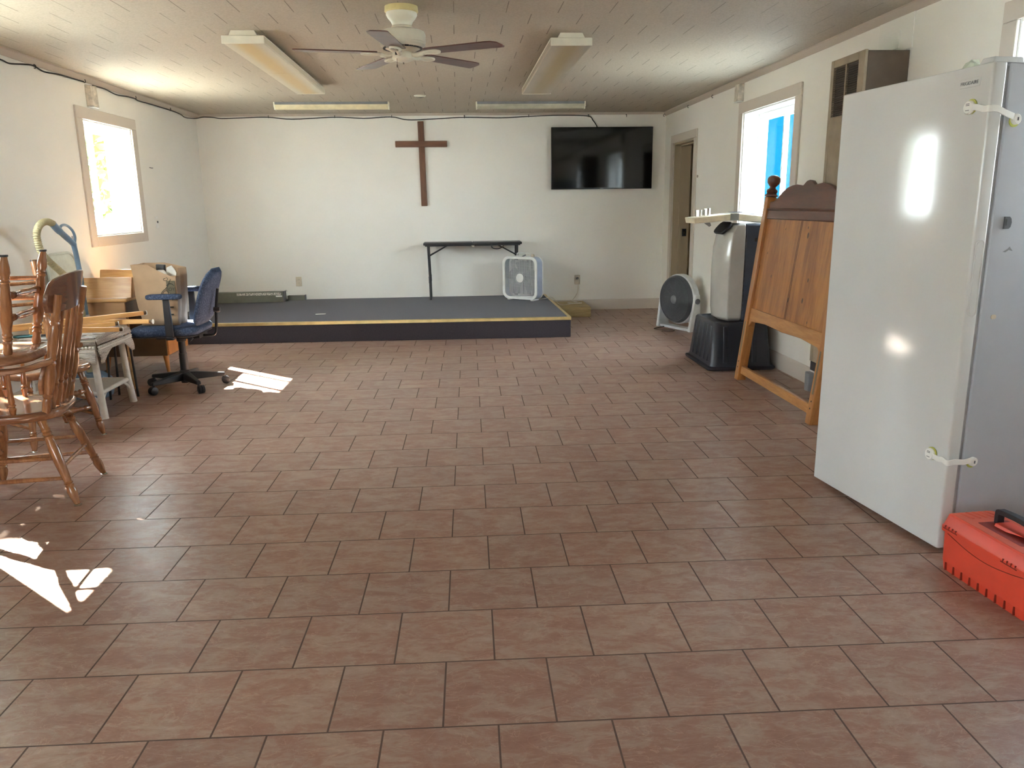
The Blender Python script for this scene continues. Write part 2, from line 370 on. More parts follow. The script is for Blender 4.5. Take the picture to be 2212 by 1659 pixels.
def glass_mat():
    t = NT('window_glass'); nt = t.t; nt.nodes.remove(t.b)
    out = nt.nodes['Material Output']; tr = t.n('ShaderNodeBsdfTransparent'); gl = t.n('ShaderNodeBsdfGlossy'); gl.inputs['Roughness'].default_value = 0.02
    tr.inputs['Color'].default_value = (0.93, 0.96, 0.95, 1)
    lw = t.n('ShaderNodeLayerWeight'); fr = t.math('ADD', t.math('MULTIPLY', t.math('POWER', lw.outputs['Facing'], 5.0), 0.06), 0.010, True)
    mx = t.n('ShaderNodeMixShader'); t.l(fr, mx.inputs[0]); t.l(tr.outputs[0], mx.inputs[1]); t.l(gl.outputs[0], mx.inputs[2]); t.l(mx.outputs[0], out.inputs[0])
    return t.m
M['glass'] = glass_mat()
M['leaf'] = flat('sunlit_leaf', rgb(112, 140, 58), 0.5, noise=0.25, nscale=3)
M['bark'] = flat('tree_bark', rgb(96, 78, 62), 0.9)
M['bounce_ground'] = flat('pale_bounce_ground', rgb(160, 160, 156), 0.95, noise=0.1, nscale=4)  # unseen ground made pale to bounce sun up to the ceiling
M['blue_siding'] = flat('bright_blue_siding', rgb(6, 45, 62), 0.95, spec=0.0, noise=0.04)
M['white_siding'] = flat('grey_blue_corner_board', rgb(30, 36, 40), 0.6)

# ------------------------------------------------------------------ room shell
XL, XR, YB, ZC, YF = -3.082, 2.6205, 10.047, 2.439, -3.2
WT = 0.21
def wall_x(name, x0, x1, holes):
    # wall slab between x0 and x1 with rectangular openings (ya, yb, za, zb)
    m = MB(); ys = sorted({YF, YB + 0.2, *[h[0] for h in holes], *[h[1] for h in holes]})
    for a, b in zip(ys, ys[1:]):
        hs = [h for h in holes if h[0] <= a + 1e-6 and h[1] >= b - 1e-6]
        z = 0.0
        for h in sorted(hs, key=lambda q: q[2]):
            if h[2] > z: m.box((x0, a, z), (x1, b, h[2]))
            z = h[3]
        if z < ZC: m.box((x0, a, z), (x1, b, ZC))
    return struct(m.build(name, M['wall']))
WL = [(7.014, 8.018, 1.128, 2.088), (4.05, 5.05, 1.128, 2.088), (-0.7, 0.3, 1.128, 2.088)]
WR = [(6.157, 7.288, 1.128, 2.13), (2.58, 3.722, 1.128, 2.16)]
DR = (8.775, 9.612, 0.0, 2.035)
wall_x('wall_left', XL - WT, XL, WL)
wall_x('wall_right', XR, XR + WT, WR + [DR])
struct(MB().box((XL, YB, 0), (XR, YB + 0.2, ZC)).build('wall_back', M['wall']))
GD = (-2.6, -1.6, 0.02, 2.12)
m = MB(); m.box((XL, YF - 0.2, 0), (GD[0], YF, ZC)); m.box((GD[1], YF - 0.2, 0), (XR, YF, ZC)); m.box((GD[0], YF - 0.2, GD[3]), (GD[1], YF, ZC))
struct(m.build('wall_front', M['wall']))
struct(MB().box((XL - WT, YF - 0.2, -0.15), (XR + WT, YB + 0.2, 0)).build('floor', M['floor']))
struct(MB().box((XL - WT, YF - 0.2, ZC), (XR + WT, YB + 0.2, ZC + 0.2)).build('ceiling', M['ceiling']))

def profile_run(name, p0, p1, prof, mat, n):
    # moulding: profile (out, up) swept from p0 to p1, n = unit vector pointing into the room
    m = MB(); rings = []
    for p in (p0, p1): rings.append([(p[0] + n[0]*a, p[1] + n[1]*a, p[2] + b) for a, b in prof])
    m.loft(rings); return struct(m.build(name, mat))
cr = [(0,0),(0.0,-0.046),(0.010,-0.046),(0.014,-0.038),(0.030,-0.016),(0.036,-0.010),(0.036,0)]
profile_run('trim_1', (XL, YF, ZC), (XL, YB, ZC), cr, M['crown'], (1,0))
profile_run('trim_2', (XR, YF, ZC), (XR, YB, ZC), cr, M['crown'], (-1,0))
profile_run('trim_3', (XL, YB, ZC), (XR, YB, ZC), [(a*0.8, b*0.6) for a, b in cr], M['crown'], (0,-1))
bb = [(0,0),(0.016,0),(0.016,0.088),(0.013,0.094),(0.013,0.104),(0.009,0.118),(0.004,0.128),(0,0.130)]
profile_run('baseboard_left', (XL, YF, 0), (XL, 8.03, 0), bb, M['trim'], (1,0))
profile_run('baseboard_right', (XR, 5.06, 0), (XR, 8.672, 0), bb, M['trim'], (-1,0))
profile_run('baseboard_near', (XR, YF, 0), (XR, 4.61, 0), bb, M['trim'], (-1,0))
profile_run('baseboard_corner', (XR, 9.735, 0), (XR, YB, 0), bb, M['trim'], (-1,0))
profile_run('baseboard_back', (1.13, YB, 0), (XR, YB, 0), bb, M['trim'], (0,-1))

def casing(m, x, s, h, w, th=0.018, bottom=True):
    ya, yb, za, zb = h
    m.box((x, ya - w, zb), (x + s*th, yb + w, zb + w*0.9))
    m.box((x, ya - w, (za - w*0.8) if bottom else 0), (x + s*th, ya, zb)); m.box((x, yb, (za - w*0.8) if bottom else 0), (x + s*th, yb + w, zb))
    if bottom: m.box((x, ya, za - w*0.8), (x + s*th, yb, za))
def slider(name, label, x, s, h, w, bars, depth):
    # horizontal sliding window: x = room face, s = +1 when the room lies on +x
    r = sroot(name, label, 'window'); ya, yb, za, zb = h
    m = MB(); casing(m, x, s, h, w); m.build('window_casing', M['trim'], r, 0.004)
    xo = x - s*depth; t = 0.012
    m = MB()
    m.box((x, ya, za + 0.016), (xo, ya + t, zb)); m.box((x, yb - t, za + 0.016), (xo, yb, zb)); m.box((x, ya + t, zb - t), (xo, yb - t, zb)); m.build('window_reveal', M['vinyl'], r)
    MB().box((x + s*0.004, ya, za - 0.002), (xo, yb, za + 0.016)).build('window_sill', M['vinyl'], r, 0.003)
    f = 0.038; xa, xb = xo + s*0.03, xo - s*0.045
    a, b, c, d = ya + t, yb - t, za + 0.016, zb - t
    m = MB(); m.box((xa, a, c), (xb, a + f, d)); m.box((xa, b - f, c), (xb, b, d)); m.box((xa, a + f, d - f), (xb, b - f, d)); m.box((xa, a + f, c), (xb, b - f, c + f))
    m.build('window_frame', M['vinyl'], r, 0.003)
    mid = (a + b)/2
    for k, (p, q) in enumerate(((a + f, mid + 0.02), (mid - 0.02, b - f))):
        xs = xo + s*(0.016 if k else -0.012); g = 0.026
        m = MB(); m.box((xs - 0.011, p, c + f), (xs + 0.011, p + g, d - f)); m.box((xs - 0.011, q - g, c + f), (xs + 0.011, q, d - f))
        m.box((xs - 0.011, p + g, d - f - g), (xs + 0.011, q - g, d - f)); m.box((xs - 0.011, p + g, c + f), (xs + 0.011, q - g, c + f + g))
        for bpos in bars:
            if p < bpos < q: m.box((xs - 0.010, bpos - 0.012, c + f + g), (xs + 0.010, bpos + 0.012, d - f - g))
        so = m.build('sash', M['vinyl'], r, 0.002)
        MB().box((xs - 0.002, p + g, c + f + g), (xs + 0.002, q - g, d - f - g)).build('glass_pane', M['glass'], so)
    return r
slider('window_1', 'white sliding window with deep bright reveal in the left wall', XL, 1, WL[0], 0.108, [7.80], 0.165)
slider('window_2', 'white sliding window in the left wall nearer the camera', XL, 1, WL[1], 0.108, [4.8], 0.165)
slider('fill_window', 'added white sliding window in the left wall behind the camera, for fill daylight', XL, 1, WL[2], 0.108, [], 0.165)  # unseen opening added to bring more daylight into the near end
slider('window_3', 'white sliding window in the right wall looking onto bright blue siding', XR, -1, WR[0], 0.104, [], 0.165)
slider('window_4', 'white sliding window with taupe casing above the white freezer', XR, -1, WR[1], 0.104, [], 0.165)

# unseen half-glazed door added behind the camera to let fill daylight in
r = sroot('fill_door', 'added white door with glass upper half in the near end wall, for fill daylight', 'door')
m = MB(); n = 1; w = (GD[1]-GD[0])/n
for k in range(n):
    a = GD[0] + k*w; b = a + w; y0, y1 = YF - 0.12, YF - 0.07
    m.box((a, y0, 0.02), (a + 0.07, y1, 2.12)); m.box((b - 0.07, y0, 0.02), (b, y1, 2.12)); m.box((a, y0, 2.03), (b, y1, 2.12)); m.box((a, y0, 0.02), (b, y1, 1.05))
m.build('door_frame', M['vinyl'], r, 0.003)
for k in range(n):
    a = GD[0] + k*w
    MB().box((a + 0.07, YF - 0.098, 1.05), (a + w - 0.07, YF - 0.092, 2.03)).build('glass_pane', M['glass'], r)

# doorway in the right wall, at the far end
r = sroot('door_1', 'open taupe-trimmed doorway at the far end of the right wall', 'door')
m = MB(); casing(m, XR, -1, DR, 0.1, 0.018, False); m.build('door_casing', M['trim'], r, 0.004)
m = MB(); m.box((XR + 0.002, DR[1] - 0.02, 0), (XR + 0.2, DR[1], 2.035)); m.box((XR + 0.002, DR[0], 0), (XR + 0.2, DR[0] + 0.02, 2.035)); m.box((XR + 0.002, DR[0], 2.015), (XR + 0.2, DR[1], 2.035))
m.build('door_jamb', M['jamb'], r)
m = MB(); m.box((XR + 0.075, DR[1] - 0.034, 0), (XR + 0.115, DR[1] - 0.02, 2.015)); m.box((XR + 0.075, DR[0] + 0.02, 2.0), (XR + 0.115, DR[1] - 0.02, 2.015)); m.build('door_stop', M['jamb'], r)
m = MB(); m.box((XR + 0.125, DR[1] - 0.026, 0.94), (XR + 0.175, DR[1] - 0.019, 1.03)); m.build('strike_plate', M['black'], r)
m = MB(); m.box((XR + 0.142, DR[1] - 0.029, 0.965), (XR + 0.160, DR[1] - 0.0255, 1.005)); m.build('latch', M['glide'], r)
m = MB(); x0, x1, ya, yb = XR + WT, XR + 0.62, 8.72, 10.1
m.box((x1, ya, 0), (x1 + 0.05, yb, ZC)); m.box((x0, yb, 0), (x1, yb + 0.05, ZC)); m.box((x0, ya - 0.05, 0), (x1, ya, ZC)); m.box((x0, ya, ZC), (x1, yb, ZC + 0.05)); m.box((x0, ya, -0.05), (x1, yb, 0.0))
struct(m.build('wall_closet', M['jamb']))

# ------------------------------------------------------------------ stage
r = thing('stage_platform', 'low purple-grey carpeted stage with gold front edging along the back wall', 'stage')
SH = 0.208
fl, fr_ = (XL + 0.004, 8.051), (1.142, 7.960)
m = MB(); m.hexa([(*fl, 0), (*fr_, 0), (1.106, YB - 0.002, 0), (XL + 0.004, YB - 0.002, 0), (*fl, SH), (*fr_, SH), (1.106, YB - 0.002, SH), (XL + 0.004, YB - 0.002, SH)])
m.build('carpet', M['carpet'], r, 0.006)
d = Vector((fr_[0]-fl[0], fr_[1]-fl[1], 0)).normalized(); nn = Vector((d.y, -d.x, 0))
def strip(a, b, nrm, name):
    m = MB(); a = Vector((*a, 0)); b = Vector((*b, 0)); q = []
    for z0, z1, o0, o1 in ((SH - 0.028, SH + 0.004, -0.002, 0.005),):
        m.hexa([tuple(a + nrm*o0 + Vector((0,0,z0))), tuple(b + nrm*o0 + Vector((0,0,z0))), tuple(b + nrm*o1 + Vector((0,0,z0))), tuple(a + nrm*o1 + Vector((0,0,z0))),
                tuple(a + nrm*o0 + Vector((0,0,z1))), tuple(b + nrm*o0 + Vector((0,0,z1))), tuple(b + nrm*o1 + Vector((0,0,z1))), tuple(a + nrm*o1 + Vector((0,0,z1)))])
        o0 = -0.026
        m.hexa([tuple(a + nrm*o0 + Vector((0,0,SH-0.001))), tuple(b + nrm*o0 + Vector((0,0,SH-0.001))), tuple(b + nrm*o1 + Vector((0,0,SH-0.001))), tuple(a + nrm*o1 + Vector((0,0,SH-0.001))),
                tuple(a + nrm*o0 + Vector((0,0,z1))), tuple(b + nrm*o0 + Vector((0,0,z1))), tuple(b + nrm*o1 + Vector((0,0,z1))), tuple(a + nrm*o1 + Vector((0,0,z1)))])
    return m.build(name, M['brass'], r, 0.002)
strip(fl, fr_, nn, 'edge_trim')
strip(fr_, (1.106, YB - 0.004), Vector((1, 0.017, 0)).normalized(), 'edge_trim')

# ------------------------------------------------------------------ back wall things
r = thing('wall_cross', 'plain dark brown wooden cross on the white back wall', 'cross', (-0.408, YB, 1.84))
tilt = -0.012
m = MB(); m.M = Matrix.Rotation(tilt, 4, 'Y'); m.box((-0.036, -0.032, -0.50), (0.036, -0.002, 0.505)); m.build('upright', M['cross_wood'], r, 0.004)
m = MB(); m.M = Matrix.Rotation(0.004, 4, 'Y'); m.box((-0.322, -0.036, 0.203), (0.308, -0.006, 0.275)); m.build('crossbar', M['cross_wood_h'], r, 0.004)

r = thing('television', 'wide flat black television mounted on the back wall', 'television', (1.807, 9.947, 1.889))
m = MB(); m.box((-0.631, 0.0, -0.37), (0.631, 0.045, 0.37)); m.build('casing', M['bezel'], r, 0.004)
m = MB(); m.box((-0.623, -0.0012, -0.353), (0.623, 0.0, 0.362)); m.build('screen', M['screen'], r)
m = MB(); m.box((-0.02, -0.003, -0.366), (0.02, 0.0, -0.361)); m.build('badge', M['mid_grey'], r)
m = MB(); m.box((-0.2, 0.045, -0.2), (0.2, 0.0995, 0.2)); m.build('wall_bracket', M['black_metal'], r)

def hook(x, y, z, nx, ny, label, loop=True):
    t = thing('cable_hook', label, 'hook', (x, y, z), math.atan2(ny, nx), 'black cable hooks under the ceiling trim')
    m = MB(); m.tube([(0.0,0,0.016),(0.016,0,0.010),(0.018,0,-0.004),(0.010,0,-0.014),(0.004,0,-0.010)], 0.0032, 6); m.box((-0.012,-0.006,0.008),(0.002,0.006,0.026))
    m.build('clip', M['cord_black'], t)
hl = 'small black hook holding the black cable along the wall top'
for p in ((-3.074,6.342,2.383),(-3.074,8.193,2.398),(-3.074,9.130,2.398)): hook(*p, 1, 0, hl)
hook(-3.074, 7.136, 2.396, 1, 0, 'small black hook at the cable end above the left whitewashed block')
for x, z in ((-2.224,2.408),(-1.440,2.404),(-0.758,2.404),(0.121,2.391),(0.908,2.400),(1.646,2.399)): hook(x, 10.039, z, 0, -1, hl)
hook(2.120, 10.039, 2.397, 0, -1, 'small empty black hook on the back wall over the television')
hook(2.598, 10.02, 2.397, -1, 0, 'small empty black hook in the far right corner')
hook(2.6125, 9.031, 2.387, -1, 0, 'small empty black hook over the open doorway')
hook(2.6125, 8.176, 2.385, -1, 0, 'small empty black hook between doorway and whitewashed block')
c1 = [(-3.070,5.3,2.372),(-3.070,5.6,2.362),(-3.070,5.898,2.358),(-3.070,6.008,2.350),(-3.070,6.194,2.374),(-3.070,6.336,2.388),(-3.070,6.483,2.369),(-3.070,6.738,2.385),(-3.070,7.129,2.390)]
c2 = [(-3.070,7.294,2.383),(-3.070,7.522,2.388),(-3.070,7.756,2.371),(-3.070,8.020,2.385),(-3.070,8.185,2.390),(-3.070,8.294,2.380),(-3.070,8.656,2.386),(-3.070,9.078,2.388),(-3.070,9.263,2.388),(-3.070,9.480,2.380),(-3.070,9.625,2.362),(-3.070,9.872,2.377),(-3.068,10.012,2.392)]
c3 = [(-3.039,10.035,2.400),(-2.984,10.035,2.408),(-2.877,10.035,2.403),(-2.775,10.035,2.390),(-2.552,10.035,2.396),(-2.236,10.035,2.402),(-1.948,10.035,2.378),(-1.446,10.035,2.398),(-1.088,10.035,2.383),(-0.764,10.035,2.398),(-0.566,10.035,2.363),(-0.235,10.035,2.372),(0.109,10.035,2.388),(0.572,10.035,2.380),(0.896,10.035,2.394),(1.296,10.035,2.406),(1.635,10.035,2.395),(1.704,10.035,2.344),(1.757,10.03,2.262),(1.775,10.01,2.15)]
def smooth(p, n=5):
    p = [Vector(q) for q in p]; o = []
    for i in range(len(p)-1):
        a, b, c, d = p[max(0,i-1)], p[i], p[i+1], p[min(len(p)-1,i+2)]
        for k in range(n):
            t = k/n; o.append(0.5*((2*b) + (c-a)*t + (2*a-5*b+4*c-d)*t*t + (3*b-a-3*c+d)*t**3))
    return o + [p[-1]]
tag(MB().tube(smooth(c1), 0.0055, 8).build('cable', M['cord_black']), 'black cable hung on hooks along the top of the left wall, nearest stretch', 'cable')
tag(MB().tube(smooth(c2 + c3), 0.0055, 8).build('cable', M['cord_black']), 'long black cable looping along the wall tops down to the television', 'cable')

def outlet(x, z, label, plug=False):
    r = thing('wall_outlet', label, 'outlet', (x, YB, z), 0, 'outlets low on the back wall')
    m = MB(); m.prism(rr(0.072, 0.118, 0.005), -0.007, -0.0005, 'y'); m.build('cover_plate', M['ivory'], r, 0.002)
    for dz in (0.02, -0.02):
        if plug and dz > 0: continue
        m = MB(); m.prism(rr(0.034, 0.029, 0.012, cy=dz), -0.009, -0.0065, 'y'); s = m.build('socket', M['ivory'], r)
        m = MB(); m.box((-0.008, -0.0095, dz-0.001), (-0.0055, -0.0088, dz+0.008)); m.box((0.0055, -0.0095, dz-0.001), (0.008, -0.0088, dz+0.008)); m.build('slot', M['black'], s)
    if plug:
        m = MB(); m.box((-0.016, -0.028, 0.006), (0.014, -0.007, 0.032)); m.build('socket', M['black'], r, 0.004)
outlet(-2.012, 0.434, 'ivory outlet on the back wall above the grey fixture on stage')
outlet(1.522, 0.390, 'ivory outlet on the back wall with the fan cord plugged in', True)
tag(MB().tube(smooth([(1.525,10.022,0.408),(1.53,10.0,0.39),(1.532,10.02,0.30),(1.52,10.02,0.22),(1.47,10.0,0.15),(1.44,9.95,0.132),(1.50,9.84,0.124),(1.43,9.75,0.124),(1.36,9.80,0.124),(1.44,9.88,0.124),(1.54,9.76,0.124),(1.40,9.7,0.124),(1.25,9.62,0.126),(1.14,9.58,0.222),(1.05,9.55,0.2145),(0.99,9.50,0.2145),(0.96,9.47,0.2145)], 6), 0.004, 6).build('power_cord', M['cord_white']),
    'ivory power cord from the outlet over the wooden step to the box fan', 'cord')

# two grey fixtures on the stage
r = thing('light_fixture', 'long grey metal fixture with printed white label on the stage', 'light fixture', (-2.62, 9.83, SH + 0.001))
m = MB(); m.box((-0.44, -0.05, 0), (0.455, 0.05, 0.128)); m.build('housing', M['fabric_grey'], r, 0.003)
m = MB(); m.box((0.456, -0.045, 0.004), (0.475, 0.05, 0.13)); m.tube([(0.475,0,0.125),(0.482,0,0.142),(0.492,0,0.14),(0.495,0,0.125)], 0.003, 6); m.build('end_cap', M['dark_grey'], r, 0.002)
m = MB(); m.box((-0.10, -0.0515, 0.088), (0.435, -0.0502, 0.118)); m.build('paper_label', M['label'], r)
m = MB(); m.box((0.37, -0.0515, 0.066), (0.445, -0.0502, 0.082)); m.build('small_label', M['paper'], r)
m = MB(); m.box((-0.44, -0.056, 0.055), (-0.40, -0.05, 0.10)); m.build('bracket', M['glide'], r)
r = thing('metal_channel', 'short low grey metal channel lying beside the grey fixture', 'channel', (-2.03, 9.97, SH + 0.001))
m = MB(); m.box((-0.11, -0.03, 0), (0.095, 0.03, 0.06)); m.build('channel_body', M['fabric_grey'], r, 0.003)
m = MB(); m.box((0.0955, -0.03, 0.0), (0.108, 0.032, 0.066)); m.build('end_cap', M['dark_grey'], r, 0.002)
m = MB(); m.prism([(-1.565,8.57),(-1.47,8.585),(-1.46,8.615),(-1.52,8.62),(-1.57,8.605)], SH+0.0005, SH+0.004); tag(m.build('paper_scrap', M['paper']), 'small scrap of white paper lying on the carpeted stage', 'paper')

# narrow folding table
r = thing('folding_table', 'narrow black folding table standing on the stage under the wall', 'table', (0.18, 9.82, SH))
m = MB(); m.box((-0.60, -0.17, 0.665), (-0.0015, 0.17, 0.695)); m.box((0.0015, -0.17, 0.665), (0.60, 0.17, 0.695)); m.build('table_top', M['black'], r, 0.008)
m = MB(); m.box((-0.58, -0.155, 0.652), (0.58, -0.14, 0.668)); m.box((-0.58, 0.14, 0.652), (0.58, 0.155, 0.668)); m.build('side_rail', M['black_metal'], r)
for sx in (-1, 1):
    for sy in (-1, 1):
        m = MB(); m.tube([(sx*0.545, sy*0.135, 0.66), (sx*0.535, sy*0.135, 0.26), (sx*0.533, sy*0.135, 0.002)], 0.0125, 10)
        m.tube([(sx*0.536, sy*0.135, 0.29), (sx*0.535, sy*0.135, 0.21)], 0.015, 10); m.build('leg', M['black_metal'], r)
    m = MB()
    for sy in (-1, 1): m.tube([(sx*0.54, sy*0.1, 0.53), (sx*0.30, sy*0.03, 0.66)], 0.007, 8)
    m.tube([(sx*0.54, -0.135, 0.53), (sx*0.54, 0.135, 0.53)], 0.009, 8); m.build('brace', M['black_metal'], r)
m = MB(); m.tube(smooth([(0.22,-0.172,0.665),(0.24,-0.176,0.625),(0.30,-0.176,0.615),(0.35,-0.176,0.63),(0.385,-0.172,0.665)]), 0.006, 8); m.build('carry_handle', M['black'], r)
m = MB(); m.box((-0.02,-0.176,0.64),(0.02,-0.17,0.662)); m.build('center_latch', M['glide'], r)

# box fan
r = thing('box_fan', 'white square box fan standing on the right of the stage', 'fan', (0.930, 9.31, SH + 0.0135), math.radians(-39))
W_, H_, D_ = 0.50, 0.515, 0.125   # local: front face at y=0, x from -W_ to 0
cx, cz = -W_/2, H_/2
out = rr(W_, H_, 0.085, 8, cx, cz); inn = rr(W_-0.064, H_-0.064, 0.066, 8, cx, cz)
def frame_ring(m, o, i, y0, y1):
    n = len(o); vs = [(p[0], y0, p[1]) for p in o] + [(p[0], y0, p[1]) for p in i] + [(p[0], y1, p[1]) for p in o] + [(p[0], y1, p[1]) for p in i]; fs = []
    for k in range(n):
        q = (k+1) % n
        fs += [(k,q,n+q,n+k),(2*n+k,3*n+k,3*n+q,2*n+q),(k,2*n+k,2*n+q,q),(n+k,n+q,3*n+q,3*n+k)]
    m.add(vs, fs)
m = MB(); frame_ring(m, out, inn, -0.012, 0.006); frame_ring(m, out, inn, D_-0.006, D_+0.012); m.build('front_rim', M['white_plastic'], r, 0.004)
m = MB(); frame_ring(m, rr(W_-0.012, H_-0.012, 0.08, 8, cx, cz), rr(W_-0.02, H_-0.02, 0.077, 8, cx, cz), 0.006, D_-0.006); m.build('side_band', flat('blue_grey_enamel', rgb(176, 186, 206), 0.4), r)
m = MB()
for k in range(1, 30):
    x = -W_ + 0.03 + (W_-0.06)*k/30; hh = H_/2 - 0.035
    m.tube([(x, -0.002, cz-hh), (x, -0.002, cz+hh)], 0.0022, 5)
for k in range(1, 36):
    z = 0.03 + (H_-0.06)*k/36; m.tube([(-W_+0.03, -0.001, z), (-0.03, -0.001, z)], 0.0013, 4)
for rad in (0.07,): m.tube([(cx+rad*math.cos(a*PI/16), -0.004, cz+rad*math.sin(a*PI/16)) for a in range(32)], 0.0018, 5, closed=True)
m.build('grille', M['light_grey'], r)
m = MB(); m.M = Matrix.Translation((cx, 0.0, cz)) @ Matrix.Rotation(PI/2, 4, 'X'); m.lathe([(0.001,0.008),(0.05,0.008),(0.055,0.005),(0.055,0.0)], 28); m.build('badge', M['white_plastic'], r)
m = MB()
for k in range(5):
    m.M = Matrix.Translation((cx, 0.06, cz)) @ Matrix.Rotation(k*2*PI/5, 4, 'Y') @ Matrix.Rotation(0.5, 4, 'Z')
    m.prism([(-0.03,0.03),(-0.085,0.18),(0.0,0.205),(0.085,0.18),(0.03,0.03)], -0.002, 0.002, 'y')
m.M = Matrix.Translation((cx, 0.04, cz)) @ Matrix.Rotation(-PI/2, 4, 'X'); m.lathe([(0.05,0),(0.05,0.06)], 20); m.build('blade_wheel', M['mid_grey'], r)
m = MB(); m.box((-W_+0.02, D_-0.004, 0.05), (-0.02, D_, H_-0.05)); m.build('rear_grille', M['dusty'], r)
m = MB(); m.tube(smooth([(-0.32,0.05,H_-0.004),(-0.32,0.05,H_+0.03),(-0.29,0.05,H_+0.04),(-0.16,0.05,H_+0.04),(-0.13,0.05,H_+0.03),(-0.13,0.05,H_-0.004)],3), 0.006, 8); m.build('handle', M['white_plastic'], r)
m = MB(); m.M = Matrix.Translation((-0.10, 0.06, H_-0.004)); m.lathe([(0.022,0),(0.02,0.02),(0.012,0.03)], 18); m.build('switch_knob', M['ivory'], r)
m = MB(); m.tube([(-0.21,-0.002,H_+0.0),(-0.17,0.01,H_+0.02)], 0.008, 8); m.build('switch_lever', M['mid_grey'], r)
for x in (-0.42, -0.08):
    m = MB(); m.box((x-0.02, 0.0, -0.012), (x+0.02, D_, 0.006)); m.build('foot', M['white_plastic'], r, 0.003)

r = thing('wooden_step', 'low box of pale lumber on the tiles beside the stage', 'step', (1.40, 9.70, 0))
m = MB(); m.box((-0.23, -0.30, 0.088), (0.195, 0.31, 0.118)); m.build('top_board', M['crate_wood'], r, 0.003)
m = MB(); m.box((-0.23, -0.302, 0.0), (0.195, -0.27, 0.087)); m.box((0.165, -0.27, 0.0), (0.193, 0.30, 0.087)); m.box((-0.23, -0.27, 0), (-0.2, 0.3, 0.087)); m.box((-0.2, 0.275, 0), (0.165, 0.305, 0.087)); m.build('frame_board', M['crate_wood'], r, 0.003)

# ------------------------------------------------------------------ wall bits left / right
r = thing('light_switch', 'ivory light switch on the left wall beside the window', 'switch', (XL, 8.426, 1.217))
m = MB(); m.prism(rr(0.072, 0.118, 0.005), 0.0005, 0.007, 'x'); m.build('cover_plate', M['white_plastic'], r, 0.002)
m = MB(); m.box((0.006, -0.005, -0.008), (0.018, 0.005, 0.012)); m.build('toggle', M['dark_grey'], r)
tag(MB().tube([(XL+0.006,8.39,1.757),(XL+0.014,8.41,1.753),(XL+0.014,8.45,1.753),(XL+0.006,8.475,1.757)], 0.004, 6).build('wall_staple', M['dark_grey']), 'small dark wire staple on the bare left wall', 'staple')
def chipped_block(name, label, x, s, y0, y1, z0, z1):
    r = thing(name, label, 'block', (x, (y0+y1)/2, z0)); h = z1-z0; w = (y1-y0)/2
    m = MB(); m.hexa([(s*0.001,-w,0),(s*0.055,-w,0.006),(s*0.055,w,0.0),(s*0.001,w,0),(s*0.001,-w,h),(s*0.05,-w,h-0.01),(s*0.05,w,h),(s*0.001,w,h)]); m.build('block_body', M['old_paint'], r, 0.004)
    m = MB(); m.box((s*0.004,-w-0.002,-0.006),(s*0.06,w+0.002,-0.0005)); m.build('bottom_lip', M['white_plastic'], r)
chipped_block('wall_block', 'chipped whitewashed block above the left window', XL, 1, 7.16, 7.275, 2.20, 2.375)
chipped_block('wall_block', 'chipped whitewashed block above the right window corner', XR, -1, 7.32, 7.43, 2.24, 2.392)
r = thing('wall_eyelet', 'small metal eyelet on the wall beside the doorway', 'eyelet', (XR, 8.60, 1.62))
m = MB(); m.tube([(-0.012+0.0*a, 0.012*math.cos(a*PI/6), 0.012*math.sin(a*PI/6)) for a in range(12)], 0.003, 6, closed=True); m.tube([(-0.0005,0,0),(-0.012,0.0,0.011)], 0.003, 6); m.build('ring', M['glide'], r)
# painted-over panel patch on the wall above the heater
r = thing('cover_panel', 'white painted access panel on the wall above the brown heater', 'panel', (XR, 4.80, 2.30))
m = MB(); m.prism(rr(0.38, 0.2, 0.004), -0.006, -0.0005, 'x'); m.build('panel_plate', M['wall'], r, 0.002)
m = MB(); m.prism(rr(0.11, 0.10, 0.004, cx=0.0, cy=-0.03), -0.012, -0.006, 'x'); m.build('patch_plate', M['wall'], r, 0.002)

# ------------------------------------------------------------------ ceiling things
fr = thing('ceiling_fan', 'cream ceiling fan with five dark cherry blades', 'fan', (-0.28, 4.76, 0))
m = MB(); m.lathe([(0.092,2.4385),(0.093,2.425),(0.094,2.412),(0.088,2.406)], 40); m.build('ceiling_ring', M['yellow_plastic'], fr)
m = MB(); m.lathe([(0.086,2.407),(0.087,2.395),(0.078,2.378),(0.063,2.362),(0.056,2.348),(0.055,2.338),(0.064,2.328),(0.066,2.318)], 40); m.build('canopy', M['cream_metal'], fr)
m = MB(); m.lathe([(0.066,2.318),(0.10,2.316),(0.124,2.306),(0.130,2.292),(0.130,2.250),(0.127,2.246),(0.128,2.238),(0.118,2.226),(0.085,2.214),(0.07,2.206),(0.06,2.20)], 44); mo = m.build('motor_housing', M['cream_metal'], fr)
m = MB()
for k in range(24):
    a = 2*PI*k/24; m.M = Matrix.Rotation(a, 4, 'Z'); m.box((0.098,-0.011,2.2175),(0.111,0.011,2.2225))
m.build('vent_slot', M['black'], mo)
m = MB(); m.lathe([(0.055,2.205),(0.058,2.195),(0.062,2.186),(0.062,2.165),(0.054,2.158),(0.03,2.150),(0.002,2.147)], 36); m.build('switch_housing', M['cream_metal'], fr)
m = MB(); m.box((-0.04,-0.068,2.178),(-0.026,-0.05,2.192)); m.build('switch', M['black'], fr)
m = MB(); m.tube([(-0.032,-0.052,2.16),(-0.032,-0.053,2.125)], 0.0015, 5); m.tube([(-0.032,-0.053,2.127),(-0.032,-0.053,2.112)], 0.004, 6); m.build('pull_chain', M['cord_brown'], fr)
m = MB(); m.tube([(0.0,0.0,2.147),(0.002,-0.004,2.138)], 0.003, 6); m.build('pull_chain', M['cord_brown'], fr)
